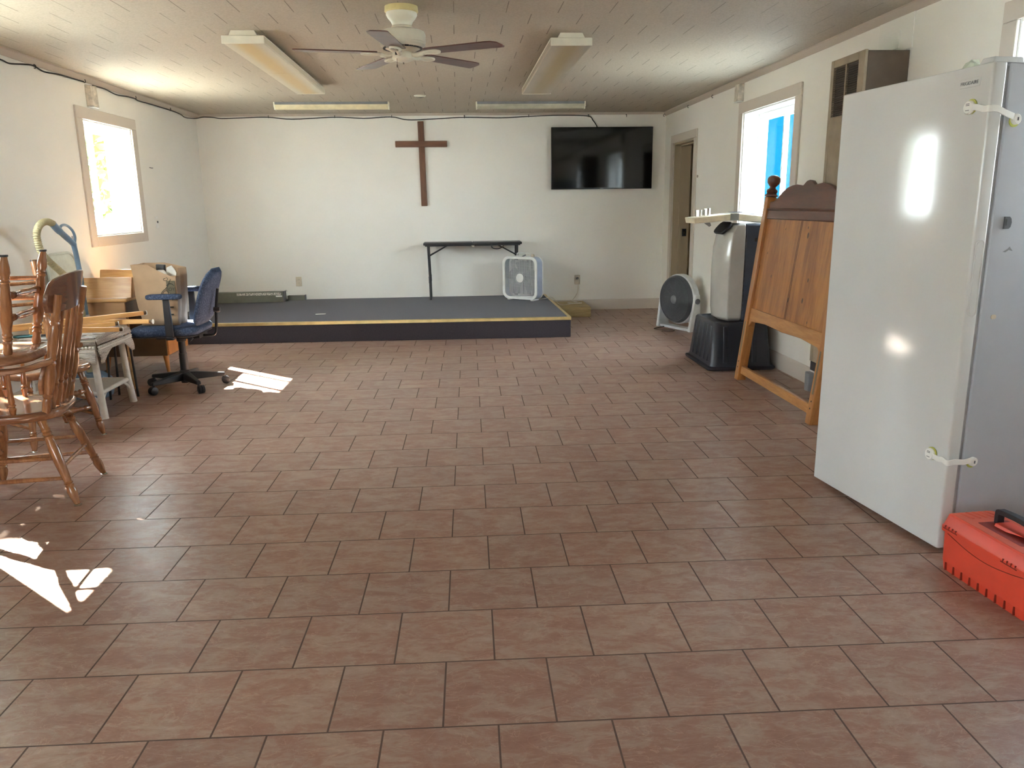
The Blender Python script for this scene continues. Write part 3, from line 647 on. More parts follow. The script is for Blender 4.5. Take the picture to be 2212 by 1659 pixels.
for k in range(5):
    a = math.radians(-27 + 72*k)
    R = Matrix.Rotation(a, 4, 'Z') @ Matrix.Translation((0,0,2.196)) @ Matrix.Rotation(math.radians(-5), 4, 'X') @ Matrix.Scale(0.945, 4)
    m = MB(); m.M = R; m.prism([(0.155,-0.045),(0.175,-0.056),(0.56,-0.066),(0.60,-0.060),(0.628,-0.035),(0.640,0.02),(0.640,0.055),(0.63,0.064),(0.175,0.056),(0.155,0.045)], -0.003, 0.003); bl = m.build('blade', M['blade'], fr, 0.0015)
    m = MB(); m.M = R
    lp = [(0.155+0.065*(1-math.cos(t*PI/12))/2 + 0.0, 0.030*math.sin(t*PI/12), -0.010) for t in range(24)]
    lp = [(0.135 + 0.055*(1-math.cos(t*PI/12)), 0.034*math.sin(t*PI/12)*(0.6+0.4*(1-math.cos(t*PI/12))/2), -0.009) for t in range(24)]
    m.tube(lp, 0.0075, 8, closed=True); m.tube(smooth([(0.05,0,-0.004),(0.09,0,-0.018),(0.14,0,-0.009)],4), [0.012]*4+[0.013]*4+[0.010], 10)
    m.tube([(0.14,0,-0.009),(0.245,0,-0.009)], 0.005, 6)
    m.build('blade_iron', M['cream_metal'], fr)

def wrap_light(x0, x1, y0, y1, label, mat):
    cx = (x0+x1)/2; cy = (y0+y1)/2; w = (x1-x0)/2; L = (y1-y0)/2
    r = thing('ceiling_light', label, 'light', (cx, cy, 0), 0, 'long wraparound ceiling lights')
    m = MB(); m.prism([(-0.09,2.405),(-0.072,2.438),(0.072,2.438),(0.09,2.405)], -L+0.01, L-0.01, 'y'); m.build('chassis', M['cream_metal'], r)
    prof = [(-w+0.003,2.405),(-w+0.003,2.368),(-w+0.010,2.360),(w-0.010,2.360),(w-0.003,2.368),(w-0.003,2.405)]
    m = MB(); m.prism(prof, -L+0.012, -0.002, 'y'); m.build('diffuser', mat, r)
    m = MB(); m.prism(prof, 0.002, L-0.012, 'y'); m.build('diffuser', mat, r)
    for s in (-1, 1):
        m = MB(); m.box((-w, s*L, 2.358), (w, s*(L-0.012), 2.407)); m.build('end_cap', M['cream_metal'], r, 0.004)
    for s in (-1, 1):
        m = MB(); m.box((s*w*0.98, -L+0.012, 2.400), (s*w, L-0.012, 2.407)); m.build('side_rail', M['cream_metal'], r)
wrap_light(-1.443, -1.178, 5.36, 7.69, 'long yellowed ceiling light left of the fan', M['diff_warm'])
wrap_light(0.638, 0.912, 5.42, 7.75, 'long dull brownish ceiling light right of the fan', M['diff_dull'])
def strip_light(x0, x1, y, label, mat):
    r = thing('strip_light', label, 'light', ((x0+x1)/2, y, 0), 0, 'narrow strip lights near the back wall'); L = (x1-x0)/2
    m = MB(); m.prism([(-0.06,2.438),(-0.06,2.415),(-0.03,2.412),(0.03,2.412),(0.06,2.415),(0.06,2.438)], -L+0.012, L-0.012, 'x'); m.build('chassis', M['grille'] if False else M['mid_grey'], r)
    m = MB(); m.prism([(-0.052,2.413),(-0.052,2.392),(-0.03,2.366),(0.03,2.366),(0.052,2.392),(0.052,2.413)], -L+0.01, L-0.01, 'x'); m.build('diffuser', mat, r)
    for s in (-1, 1):
        m = MB(); m.box((s*L, -0.063, 2.385), (s*(L-0.012), 0.063, 2.438)); m.box((s*L, -0.035, 2.363), (s*(L-0.012), 0.035, 2.385)); m.build('end_cap', M['cream_metal'], r)
strip_light(-1.913, -0.697, 8.96, 'narrow strip light left of the cross near the back wall', flat('cream_strip_lens', rgb(214, 202, 166), 0.4))
strip_light(0.237, 1.434, 8.99, 'narrow strip light right of the cross near the television', flat('grey_strip_lens', rgb(176, 172, 152), 0.4))
r = thing('ceiling_plate', 'small round cover plate on the ceiling in front of the cross', 'cover', (-0.344, 8.43, 0))
m = MB(); m.lathe([(0.06,2.4385),(0.06,2.432),(0.045,2.424),(0.02,2.421)], 24); m.build('disc', M['cream_metal'], r)
m = MB(); m.tube([(-0.04,-0.01,2.425),(0.01,-0.015,2.418),(0.04,0.0,2.424)], 0.004, 6); m.build('wire_stub', M['dark_grey'], r)

# ------------------------------------------------------------------ wall heater
r = thing('wall_heater', 'tall brown gas wall heater behind the freezer', 'heater', (XR, 4.63, 0))
m = MB(); m.box((-0.25, 0.0, 0.06), (-0.002, 0.41, 2.19)); m.build('cabinet', M['furnace_side'], r, 0.004)
m = MB(); frame = [(0.0,0.41)]
m.box((-0.268, -0.004, 0.30), (-0.25, 0.07, 2.195)); m.box((-0.268, 0.345 + 0.03, 0.30), (-0.25, 0.414, 2.195)); m.box((-0.268, 0.07, 2.15), (-0.25, 0.375, 2.195)); m.box((-0.268, 0.07, 0.30), (-0.25, 0.375, 1.86)); m.box((-0.268, 0.212, 1.86), (-0.252, 0.228, 2.15)); m.build('front_panel', M['furnace_front'], r, 0.003)
m = MB(); m.box((-0.2515, 0.07, 1.86), (-0.2502, 0.375, 2.15)); g = m.build('grille', M['grille'], r)
m = MB()
for k in range(22):
    z = 1.866 + 0.285*k/22
    for a, b in ((0.073, 0.209), (0.231, 0.372)): m.hexa([(-0.266,a,z),(-0.266,b,z),(-0.253,b,z+0.006),(-0.253,a,z+0.006),(-0.266,a,z+0.003),(-0.266,b,z+0.003),(-0.253,b,z+0.009),(-0.253,a,z+0.009)])
m.build('louver', M['furnace_side'], g)
m = MB(); m.box((-0.262, 0.0, 0.12), (-0.25, 0.41, 0.295)); m.build('lower_panel', M['light_grey'], r, 0.003)
m = MB(); m.box((-0.266, 0.29, 0.24), (-0.262, 0.40, 0.30)); m.build('data_plate', M['black'], r)
m = MB(); m.box((-0.30, 0.34, 0.10), (-0.262, 0.40, 0.23)); m.build('gas_valve', M['mid_grey'], r, 0.006)
m = MB(); m.box((-0.20, 0.02, 0), (-0.02, 0.39, 0.06)); m.build('base', M['black'], r)

# ------------------------------------------------------------------ freezer
FZ = thing('upright_freezer', 'tall white upright freezer standing against the right wall', 'freezer', (1.84, 2.72, 0), 0.1285)
H = 1.812
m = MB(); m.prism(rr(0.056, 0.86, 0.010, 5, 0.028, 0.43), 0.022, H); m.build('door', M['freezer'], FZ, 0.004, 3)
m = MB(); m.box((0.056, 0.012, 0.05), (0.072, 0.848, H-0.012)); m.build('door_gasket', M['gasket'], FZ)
m = MB(); m.box((0.072, 0.004, 0.045), (0.735, 0.856, H)); m.build('cabinet', M['freezer_side_shade'], FZ, 0.005)
m = MB(); m.box((0.10, 0.03, 0.012), (0.71, 0.83, 0.046)); m.build('base', M['black'], FZ)
for x, y in ((0.06, 0.05), (0.66, 0.05), (0.06, 0.81), (0.66, 0.81)):
    m = MB(); m.lathe([(0.016,0.0),(0.016,0.012),(0.008,0.014),(0.008,0.047)], 14, (x + (0.02 if x < 0.1 else 0), y, 0)); m.build('foot', M['glide'], FZ)
m = MB(); m.hexa([(0.012,0.02,H+0.001),(0.14,0.02,H+0.001),(0.14,0.085,H+0.001),(0.012,0.085,H+0.001),(0.02,0.024,H+0.022),(0.135,0.024,H+0.022),(0.135,0.08,H+0.022),(0.02,0.08,H+0.022)]); m.build('hinge_cover', M['light_grey'], FZ, 0.004)
# grip recess on the door edge
m = MB(); o_ = rr(0.034, 0.275, 0.016, 8, 0.029, 1.075)
m.tube([(a, -0.0005, b) for a, b in o_], 0.0022, 6, closed=True)
hd = m.build('door_grip', M['freezer'], FZ)
m = MB(); m.prism(rr(0.026, 0.262, 0.012, 8, 0.029, 1.075), -0.0015, 0.0005, 'y'); m.build('grip_recess', M['freezer'], hd)
# badge with lettering
m = MB(); m.box((-0.003, 0.052, 1.742), (0.0, 0.146, 1.772)); bd = m.build('badge', M['freezer'], FZ, 0.001)
def text(body, size, parent, mat, loc, rot, name='lettering', ext=0.0004):
    cu = bpy.data.curves.new(name, 'FONT'); cu.body = body; cu.size = size; cu.extrude = ext; cu.align_x = 'CENTER'; cu.align_y = 'CENTER'
    t = bpy.data.objects.new('tmp', cu); C.objects.link(t); bpy.context.view_layer.update()
    me = bpy.data.meshes.new_from_object(t.evaluated_get(bpy.context.evaluated_depsgraph_get())); bpy.data.objects.remove(t)
    me.materials.clear(); me.materials.append(mat)
    o = bpy.data.objects.new(name, me); C.objects.link(o); o.parent = parent; o.location = loc; o.rotation_euler = rot
    return o
tx = text('FRIGIDAIRE', 0.0165, bd, M['dark_grey'], (-0.0036, 0.101, 1.756), (PI/2, 0, -PI/2)); tx.scale = (1.0, 1.0, 1.0)
# lock plate, sticker and scuff on the cabinet side
m = MB(); pts = [(0.118, 1.250), (0.139, 1.250), (0.146, 1.256), (0.149, 1.272), (0.146, 1.286), (0.139, 1.293), (0.118, 1.293)]
m.prism(pts, -0.002, 0.004, 'y'); lk = m.build('lock_plate', M['dark_grey'], FZ, 0.001)
m = MB(); m.box((0.124, -0.003, 1.262), (0.127, -0.0019, 1.284)); m.build('keyhole', M['black'], lk)
m = MB(); m.prism(rr(0.022, 0.017, 0.008, 6, 0.126, 0.931), 0.002, 0.0042, 'y'); m.build('plug_cap', M['ivory'], FZ)
m = MB(); m.prism([(0.13,1.168),(0.15,1.178),(0.158,1.186),(0.163,1.18),(0.172,1.17),(0.155,1.174),(0.142,1.166)], 0.0032, 0.0042, 'y'); m.build('scuff_mark', M['mid_grey'], FZ)
# child-lock straps
def strap(zf, zs, label):
    r = thing('child_lock', label, 'strap', (1.84, 2.72, 0), 0.1285, 'white child-lock straps on the freezer')
    y0 = 0.085
    m = MB(); m.M = Matrix.Translation((0.0, y0-0.004, zf+0.003)) @ Matrix.Rotation(-PI/2, 4, 'Y'); m.lathe([(0.026,0.0),(0.026,0.004)], 26); m.build('foam_pad', M['lime'], r)
    m = MB(); m.M = Matrix.Translation((-0.004, y0, zf)) @ Matrix.Rotation(-PI/2, 4, 'Y'); m.lathe([(0.024,0.0),(0.024,0.006),(0.020,0.010),(0.001,0.011)], 26); pd = m.build('button', M['white_plastic'], r)
    m = MB()
    for dz in (0.012, 0.007, -0.010): m.box((-0.0156, y0-0.008, zf+dz-0.0012), (-0.0146, y0+0.008, zf+dz+0.0012))
    m.build('moulded_text', M['mid_grey'], pd)
    m = MB(); path = [(-0.010, y0-0.015, zf), (-0.012, y0-0.045, zf-0.004), (-0.012, 0.012, zf-0.012*(zf-zs > 0.02)), (-0.006, -0.008, zf-0.006-(zf-zs)*0.15), (0.02, -0.014, zf-(zf-zs)*0.3), (0.06, -0.014, zf-(zf-zs)*0.62), (0.095, -0.010, zs+0.008)]
    pp = smooth(path, 6); rings = []
    for i, p in enumerate(pp):
        q = pp[min(i+1, len(pp)-1)] - pp[max(i-1, 0)]; nrm = Vector((q.y, -q.x, 0)).normalized()*0.0016; up = Vector((0,0,0.011))
        rings.append([tuple(p+nrm+up), tuple(p-nrm+up), tuple(p-nrm-up), tuple(p+nrm-up)])
    m.loft(rings); m.build('strap_band', M['white_plastic'], r, 0.0008)
    m = MB(); m.M = Matrix.Translation((0.107, 0.003, zs-0.006)) @ Matrix.Rotation(PI/2, 4, 'X'); m.lathe([(0.020,0.0),(0.020,0.004)], 24); m.build('foam_pad', M['lime'], r)
    m = MB(); m.M = Matrix.Translation((0.108, -0.001, zs)) @ Matrix.Rotation(PI/2, 4, 'X'); m.lathe([(0.018,0.0),(0.018,0.009),(0.014,0.013),(0.001,0.013)], 24); e = m.build('end_button', M['white_plastic'], r)
    m = MB(); m.box((0.106, -0.0155, zs-0.005), (0.111, -0.0138, zs+0.006)); m.build('button_slot', M['dark_grey'], e)
strap(1.672, 1.625, 'white child-lock strap curving down across the upper freezer door edge')
strap(0.385, 0.374, 'straight white child-lock strap across the lower freezer door edge')
r = thing('plastic_bag', 'small crumpled clear plastic bag on top of the freezer', 'bag', (1.93, 2.97, H + 0.004))
m = MB(); rnd = random.Random(3); vs = []
for i in range(7):
    for j in range(7):
        a = 1 - (((i-3)/3)**2 + ((j-3)/3)**2)/1.6
        vs.append(((i-3)*0.012 + rnd.uniform(-.004,.004), (j-3)*0.017 + rnd.uniform(-.005,.005), max(0.0, a*0.034 + rnd.uniform(-.010,.012)*(a > 0))))
m.add(vs, [(i*7+j, i*7+j+1, (i+1)*7+j+1, (i+1)*7+j) for i in range(6) for j in range(6)])
o = m.build('film', M['clear'], r, smooth=20); s = o.modifiers.new('sol', 'SOLIDIFY'); s.thickness = 0.001; s.offset = 1

# ------------------------------------------------------------------ orange toolbox
r = thing('toolbox', 'orange plastic toolbox with black handle in front of the freezer', 'toolbox', (1.782, 2.615, 0), math.radians(4.1))
# local: long side along -y (0 .. -0.42), x 0 .. 0.21
L_, Wd = 0.42, 0.20
def rring(x0, x1, y0, y1, z, rad=0.018): return [(p[0], p[1], z) for p in rr(x1-x0, y1-y0, rad, 5, (x0+x1)/2, (y0+y1)/2)]
m = MB(); m.loft([rring(0.008, Wd-0.008, -L_+0.008, -0.008, 0.001), rring(0.004, Wd-0.004, -L_+0.004, -0.004, 0.035), rring(0.003, Wd-0.003, -L_+0.003, -0.003, 0.036), rring(0.0, Wd, -L_, 0, 0.163)]); bd = m.build('body', M['orange'], r, smooth=30)
m = MB(); m.loft([rring(-0.007, Wd+0.007, -L_-0.007, 0.007, 0.153), rring(-0.007, Wd+0.007, -L_-0.007, 0.007, 0.172), rring(-0.004, Wd+0.004, -L_-0.004, 0.004, 0.176), rring(0.006, Wd-0.006, -L_+0.006, -0.006, 0.216), rring(0.012, Wd-0.012, -L_+0.012, -0.012, 0.219)]); ld = m.build('lid', M['orange'], r, smooth=30)
m = MB(); m.prism(rr(Wd-0.032, L_-0.032, 0.012, 5, Wd/2, -L_/2), 0.2185, 0.2205); m.build('lid_panel', M['orange_top'], ld)
m = MB(); m.prism(rr(0.118, 0.205, 0.006, 4, Wd/2+0.008, -0.212), 0.2195, 0.2212); m.build('handle_well', M['slot_red'], ld)
m = MB(); m.hexa([(0.085,-0.20,0.2205),(0.155,-0.20,0.2205),(0.155,-0.145,0.2205),(0.085,-0.145,0.2205),(0.09,-0.275,0.232),(0.15,-0.275,0.232),(0.15,-0.145,0.232),(0.09,-0.145,0.232)]); m.build('latch', M['orange'], r, 0.002)
m = MB()
for k in range(5):
    y = -0.018 - 0.0*k; x = 0.05 + 0.026*k
    m.tube([(x-0.004, -0.02, 0.2205), (x+0.012, -0.075, 0.2205)], 0.0035, 6)
m.build('lid_rib', M['orange_top'], ld)
for k in range(9):
    y = -0.035 - 0.042*k; m = MB(); m.box((-0.0006, y-0.0018, 0.004), (0.012, y+0.0018, 0.034)); m.build('base_slot', M['slot_red'], bd)
m = MB()
for yc in (-0.05, -0.335):
    m.tube([(-0.0085, yc+0.035, 0.166), (-0.0085, yc-0.035, 0.166)], 0.002, 6)
    for k in range(4): m.box((-0.0085, yc-0.027+0.018*k-0.002, 0.166), (-0.004, yc-0.027+0.018*k+0.002, 0.178))
m.build('hinge_teeth', M['slot_red'], ld)
m = MB(); pts = smooth([(0.118,-0.128,0.222),(0.118,-0.128,0.262),(0.118,-0.140,0.268),(0.118,-0.21,0.272),(0.118,-0.28,0.268),(0.118,-0.292,0.262),(0.118,-0.292,0.222)], 3)
rings = []
for i, p in enumerate(pts):
    q = (pts[min(i+1,len(pts)-1)] - pts[max(i-1,0)]).normalized(); u = Vector((1,0,0)); v = q.cross(u).normalized()
    rings.append([tuple(p + u*a*0.013 + v*b*0.009) for a, b in ((1,1),(-1,1),(-1,-1),(1,-1))])
m.loft(rings); m.build('handle', M['black'], r, 0.003)
m = MB(); m.tube(smooth([(-0.0005,-0.03,0.148),(0.0,-0.14,0.126),(0.0,-0.24,0.122),(0.0,-0.34,0.136),(-0.0005,-0.40,0.150)],5), 0.0016, 6); m.build('seam_line', M['slot_red'], bd)

# ------------------------------------------------------------------ headboard leaning on the heater
lean = 0.118
HB = thing('bed_headboard', 'knotty pine bed headboard leaning against the wall heater', 'headboard', (2.135, 4.515, 0), 0, None, (0, lean, 0))
WH = 1.315
def post(y, fin):
    p = MB(); p.box((0, y-0.034, 0.0), (0.068, y+0.034, 1.395)); o = p.build('post', M['pine_post'], HB, 0.005)
    q = MB(); q.lathe([(a_*0.95, 1.395+(b_-1.25)*0.80) for a_, b_ in [(0.040,1.25),(0.050,1.258),(0.050,1.266),(0.040,1.275),(0.036,1.285),(0.042,1.298),(0.040,1.315),(0.024,1.33),(0.022,1.342),(0.034,1.356),(0.046,1.378),(0.050,1.40),(0.046,1.424),(0.030,1.442),(0.004,1.449)]], 28, (0.034, y, 0)); q.build('finial', M['pine_dark'], o)
    q = MB(); q.box((-0.0012, y-0.008, 0.19), (0.0, y+0.008, 0.46)); q.build('bed_bracket', M['fabric_grey'], o)
    q = MB()
    for z in (0.10, 0.145): q.M = Matrix.Translation((0, y, z)) @ Matrix.Rotation(-PI/2, 4, 'Y'); q.lathe([(0.006,0),(0.006,0.0015)], 10)
    q.build('bolt_hole', M['black'], o)
post(0.034, 1); post(WH, 1)
a, b = 0.069, WH-0.035
m = MB(); m.box((0.024, a, 0.55), (0.042, b, 1.25)); pn = m.build('plank_panel', M['pine'], HB)
m = MB()
for y in (0.672, 0.690):
    m.box((0.0225, y-0.0025, 0.55), (0.0241, y+0.0025, 1.25))
m.build('plank_bead', M['pine_dark'], pn)
m = MB(); m.box((0.012, a, 1.235), (0.056, b, 1.31)); m.build('top_rail', M['pine_dark'], HB, 0.006)
m = MB(); m.tube([(0.012, a, 1.305), (0.012, b, 1.305)], 0.009, 8); m.build('rail_moulding', M['pine_dark'], HB)
cpts = [(a,1.135),(b,1.135),(b,1.195)]
up = [(u_, 1.36+(z_-1.195)*0.745) for u_, z_ in [(0.0,1.195),(0.05,1.20),(0.10,1.225),(0.16,1.285),(0.22,1.325),(0.28,1.345),(0.34,1.352),(0.40,1.345),(0.43,1.34),(0.45,1.36),(0.47,1.378),(0.50,1.385)]]
mirror = up + [(1-u, z) for u, z in reversed(up[:-1])]
poly = [(a,1.30)] + [(b,1.30)] + [(a + (b-a)*(1-u), z) for u, z in mirror]
m = MB(); m.prism(poly, 0.018, 0.046, 'x'); m.build('crest_board', M['pine_dark'], HB, 0.004)
poly = [(a,0.568),(b,0.568),(b,0.425),(b-0.05,0.468),(b-0.30,0.485),(b-0.55,0.478),((a+b)/2,0.475),(a+0.55,0.478),(a+0.30,0.485),(a+0.05,0.468),(a,0.425)]
m = MB(); m.prism(poly, 0.014, 0.052, 'x'); m.build('lower_rail', M['pine_plain'], HB, 0.004)
m = MB(); m.box((0.016, a, 0.055), (0.05, b, 0.115)); m.build('bottom_stretcher', M['pine_plain'], HB, 0.004)

# ------------------------------------------------------------------ tote + portable air conditioner + things on it
r = thing('storage_tote', 'black plastic tote turned upside down under the air conditioner', 'tote', (2.30, 6.48, 0))
def rect_ring(hx, hy, z, rad=0.05): return [(p[0], p[1], z) for p in rr(2*hx, 2*hy, rad, 5)]
m = MB(); m.loft([rect_ring(0.262, 0.335, 0.03), rect_ring(0.255, 0.328, 0.06), rect_ring(0.225, 0.285, 0.375), rect_ring(0.215, 0.275, 0.388), rect_ring(0.19, 0.25, 0.388), rect_ring(0.185, 0.245, 0.378)]); bd = m.build('bin', M['navy_black'], r, smooth=40)
for k in range(5):
    y = -0.20 + 0.10*k; m = MB(); m.hexa([(-0.264,y-0.02,0.06),(-0.25,y-0.02,0.06),(-0.25,y+0.02,0.06),(-0.264,y+0.02,0.06),(-0.231,y-0.017,0.36),(-0.22,y-0.017,0.36),(-0.22,y+0.017,0.36),(-0.231,y+0.017,0.36)]); m.build('rib', M['navy_black'], bd, 0.008)
for x in (-0.14, 0.10):
    m = MB(); m.hexa([(x-0.02,-0.338,0.06),(x+0.02,-0.338,0.06),(x+0.02,-0.32,0.06),(x-0.02,-0.32,0.06),(x-0.017,-0.292,0.36),(x+0.017,-0.292,0.36),(x+0.017,-0.28,0.36),(x-0.017,-0.28,0.36)]); m.build('rib', M['navy_black'], bd, 0.008)
m = MB(); m.loft([rect_ring(0.278, 0.350, 0.001, 0.05), rect_ring(0.285, 0.357, 0.010, 0.05), rect_ring(0.285, 0.357, 0.026, 0.05), rect_ring(0.27, 0.342, 0.032, 0.05)]); m.build('rim', M['navy_black'], r, smooth=40)
r = thing('air_conditioner', 'tall grey portable air conditioner standing on the black tote', 'air conditioner', (2.335, 6.455, 0.390))
# local: front faces -x ; width along y +-0.20
secs = []
for z, xf, xs, w in ((0.0,-0.165,-0.125,0.16),(0.02,-0.195,-0.135,0.185),(0.10,-0.205,-0.14,0.195),(0.40,-0.21,-0.145,0.20),(0.60,-0.20,-0.14,0.20),(0.72,-0.175,-0.12,0.198),(0.775,-0.13,-0.09,0.192),(0.79,-0.09,-0.06,0.18)):
    secs.append([(-0.02,-w,z),(xs,-w,z),(xf+0.02,-w*0.62,z),(xf,-w*0.3,z),(xf,w*0.3,z),(xf+0.02,w*0.62,z),(xs,w,z),(-0.02,w,z)])
m = MB(); m.loft(secs); m.build('front_shell', M['ac_light'], r, 0.008, 3, smooth=24)
m = MB(); m.box((-0.019, -0.195, 0.0), (0.235, 0.195, 0.782)); rb = m.build('rear_case', M['ac_dark'], r, 0.012, 3)
m = MB(); m.prism(rr(0.075, 0.03, 0.008, 4, 0.09, 0.66), -0.1965, -0.194, 'y'); m.build('side_grip', M['black'], rb)
for k in range(16):
    m = MB(); m.box((-0.0195, -0.197, 0.08+0.04*k), (-0.014, -0.1925, 0.10+0.04*k)); m.build('vent_slot', M['black'], rb)
m = MB(); m.M = Matrix.Translation((-0.155, -0.03, 0.752)) @ Matrix.Rotation(math.radians(-48), 4, 'Y'); m.prism(rr(0.12, 0.26, 0.05, 8), -0.012, 0.012); m.build('control_panel', M['black'], r, 0.006)
for y in (-0.15, 0.15):
    for x in (-0.12, 0.18):
        pass
tag(MB().tube(smooth([(2.31,6.662,0.62),(2.30,6.70,0.60),(2.24,6.74,0.50),(2.22,6.735,0.42),(2.22,6.72,0.3935),(2.16,6.68,0.3935)]), 0.005, 6).build('power_cord', M['cord_black']), 'black power cord curving behind the portable air conditioner', 'cord')
# foil faced duct board lying on top
r = thing('insulation_board', 'cream foil-faced board bent in the middle lying on the air conditioner', 'board', (2.23, 6.46, 1.178))
m = MB()
m.hexa([(-0.325,-0.16,0.005),(0.0,-0.16,0.030),(0.0,0.10,0.030),(-0.325,0.10,0.005),(-0.335,-0.16,0.050),(0.0,-0.16,0.082),(0.0,0.10,0.082),(-0.335,0.10,0.050)])
m.hexa([(0.0,-0.16,0.030),(0.30,-0.16,-0.004),(0.30,0.10,-0.004),(0.0,0.10,0.030),(0.0,-0.16,0.082),(0.30,-0.16,0.052),(0.30,0.10,0.052),(0.0,0.10,0.082)])
m.build('board_core', M['foil'], r, 0.006)
m = MB(); m.hexa([(-0.035,-0.162,0.026),(0.035,-0.162,0.025),(0.035,0.102,0.025),(-0.035,0.102,0.026),(-0.035,-0.162,0.0815),(0.035,-0.162,0.081),(0.035,0.102,0.081),(-0.035,0.102,0.0815)]); m.build('tape_wrap', M['tape'], r, 0.002)
m = MB(); m.prism([(-0.25,0.008),(-0.20,0.012),(-0.19,-0.012),(-0.205,-0.022)], -0.16, -0.158, 'y'); m.build('loose_flap', M['tape'], r)
r = thing('plastic_sheet', 'thin bluish plastic sheet lying on the foil-faced board', 'sheet', (2.37, 6.43, 1.2475))
m = MB(); vs = []
for i in range(9):
    for j in range(5):
        vs.append(((i-4)*0.03, (j-2)*0.05, -0.1*(i-4)*0.03 + 0.004 + 0.006*(1 + math.sin(i*1.3)*math.cos(j))))
m.add(vs, [(i*5+j, i*5+j+1, (i+1)*5+j+1, (i+1)*5+j) for i in range(8) for j in range(4)])
o = m.build('film', M['sheet'], r); s = o.modifiers.new('sol', 'SOLIDIFY'); s.thickness = 0.0015
def can(x, y, z, rad, h, label, mat):
    r = thing('tape_roll', label, 'roll', (x, y, z), 0, 'silver rolls on the foil-faced board')
    m = MB(); m.lathe([(rad,0),(rad,h),(rad*0.72,h),(rad*0.72,h-0.012)], 24); m.build('roll_body', mat, r)
can(1.972, 6.42, 1.2365, 0.027, 0.052, 'small ridged silver roll at the left end of the foil-faced board', M['silver'])
can(2.038, 6.42, 1.2425, 0.028, 0.058, 'small smooth silver roll second from the left end of the board', M['silver'])

# ------------------------------------------------------------------ floor fan
r = thing('floor_fan', 'round dark grey floor fan in a light grey U-shaped stand', 'fan', (2.375, 8.34, 0), math.radians(24))
# local: fan axis along -x (front), pivots on +-y
m = MB()
for s in (-1, 1):
    m.hexa([(-0.075,s*0.245,0.0),(0.085,s*0.245,0.0),(0.085,s*0.285,0.0),(-0.075,s*0.285,0.0),(-0.02,s*0.268,0.40),(0.045,s*0.268,0.40),(0.045,s*0.292,0.40),(-0.02,s*0.292,0.40)])
m.box((-0.05,-0.245,0.0),(0.05,0.245,0.03)); m.build('stand', M['light_grey'], r, 0.008)
m = MB(); R = Matrix.Translation((0.01,0,0.325)) @ Matrix.Rotation(-PI/2, 4, 'Y'); m.M = R
m.lathe([(0.255,-0.055),(0.268,-0.05),(0.27,0.02),(0.26,0.03),(0.25,0.03),(0.25,-0.05)], 48); m.build('outer_shell', M['light_grey'], r)
m = MB(); m.M = R; m.lathe([(0.245,0.0),(0.258,0.03),(0.255,0.05),(0.24,0.075),(0.232,0.075),(0.232,0.06)], 48); m.build('front_rim', M['dark_grey'], r)
m = MB(); m.M = R
for k in range(12):
    rad = 0.05 + 0.0165*k; m.tube([(rad*math.cos(t*PI/24), rad*math.sin(t*PI/24), 0.078 - 0.02*(k/12)**2*0) for t in range(48)], 0.0035, 6, closed=True)
for k in range(12):
    t = 2*PI*k/12; m.tube([(0.045*math.cos(t),0.045*math.sin(t),0.074),(0.235*math.cos(t+0.5),0.235*math.sin(t+0.5),0.074)], 0.0025, 5)
m.build('grille', M['fan_grey'], r)
m = MB(); m.M = R; m.lathe([(0.046,0.07),(0.046,0.082),(0.03,0.09),(0.001,0.092)], 28); m.build('hub', M['mid_grey'], r)
m = MB(); m.M = R; m.lathe([(0.232,0.02),(0.232,0.024),(0.001,0.024)], 40); m.build('blade_disc', M['fan_grey'], r)
m = MB(); m.M = Matrix.Translation((0.012,-0.288,0.325)) @ Matrix.Rotation(PI/2, 4, 'X'); m.lathe([(0.03,0),(0.03,0.012),(0.024,0.018)], 24); m.build('tilt_knob', M['dark_grey'], r)
m = MB(); m.M = Matrix.Translation((0.012,0.288,0.325)) @ Matrix.Rotation(-PI/2, 4, 'X'); m.lathe([(0.03,0),(0.03,0.012),(0.024,0.018)], 24); m.build('tilt_knob', M['dark_grey'], r)
tag(MB().tube(smooth([(2.30,8.50,0.006),(2.22,8.45,0.006),(2.12,8.36,0.006),(2.14,8.28,0.006),(2.24,8.30,0.006),(2.30,8.20,0.006),(2.24,8.12,0.006),(2.16,8.18,0.006)]), 0.005, 6).build('power_cord', M['cord_brown']), 'brown cord coiled on the tiles beside the round floor fan', 'cord')

# ------------------------------------------------------------------ wooden chairs
LEG = [(0,0.015),(0.03,0.021),(0.10,0.017),(0.13,0.021),(0.15,0.017),(0.17,0.022),(0.19,0.017),(0.21,0.022),(0.23,0.018),(0.27,0.020),(0.36,0.025),(0.55,0.022),(0.70,0.018),(0.735,0.016),(0.75,0.021),(0.765,0.016),(0.78,0.020),(0.80,0.017),(0.84,0.022),(0.90,0.020),(0.98,0.013),(1,0.013)]
POST = [(0,0.017),(0.05,0.020),(0.11,0.021),(0.14,0.017),(0.16,0.022),(0.18,0.018),(0.20,0.022),(0.24,0.024),(0.36,0.025),(0.42,0.019),(0.44,0.023),(0.46,0.018),(0.48,0.023),(0.50,0.020),(0.58,0.024),(0.72,0.021),(0.75,0.017),(0.765,0.022),(0.78,0.018),(0.80,0.022),(0.83,0.019),(0.90,0.021),(0.97,0.021),(1,0.020)]
RUNG = [(0,0.010),(0.08,0.012),(0.14,0.018),(0.18,0.011),(0.22,0.016),(0.26,0.012),(0.42,0.017),(0.50,0.018),(0.58,0.017),(0.74,0.012),(0.78,0.016),(0.82,0.011),(0.86,0.018),(0.92,0.012),(1,0.010)]
SPIN = [(0,0.009),(0.1,0.012),(0.2,0.016),(0.24,0.010),(0.27,0.016),(0.30,0.010),(0.34,0.014),(0.6,0.010),(1,0.008)]
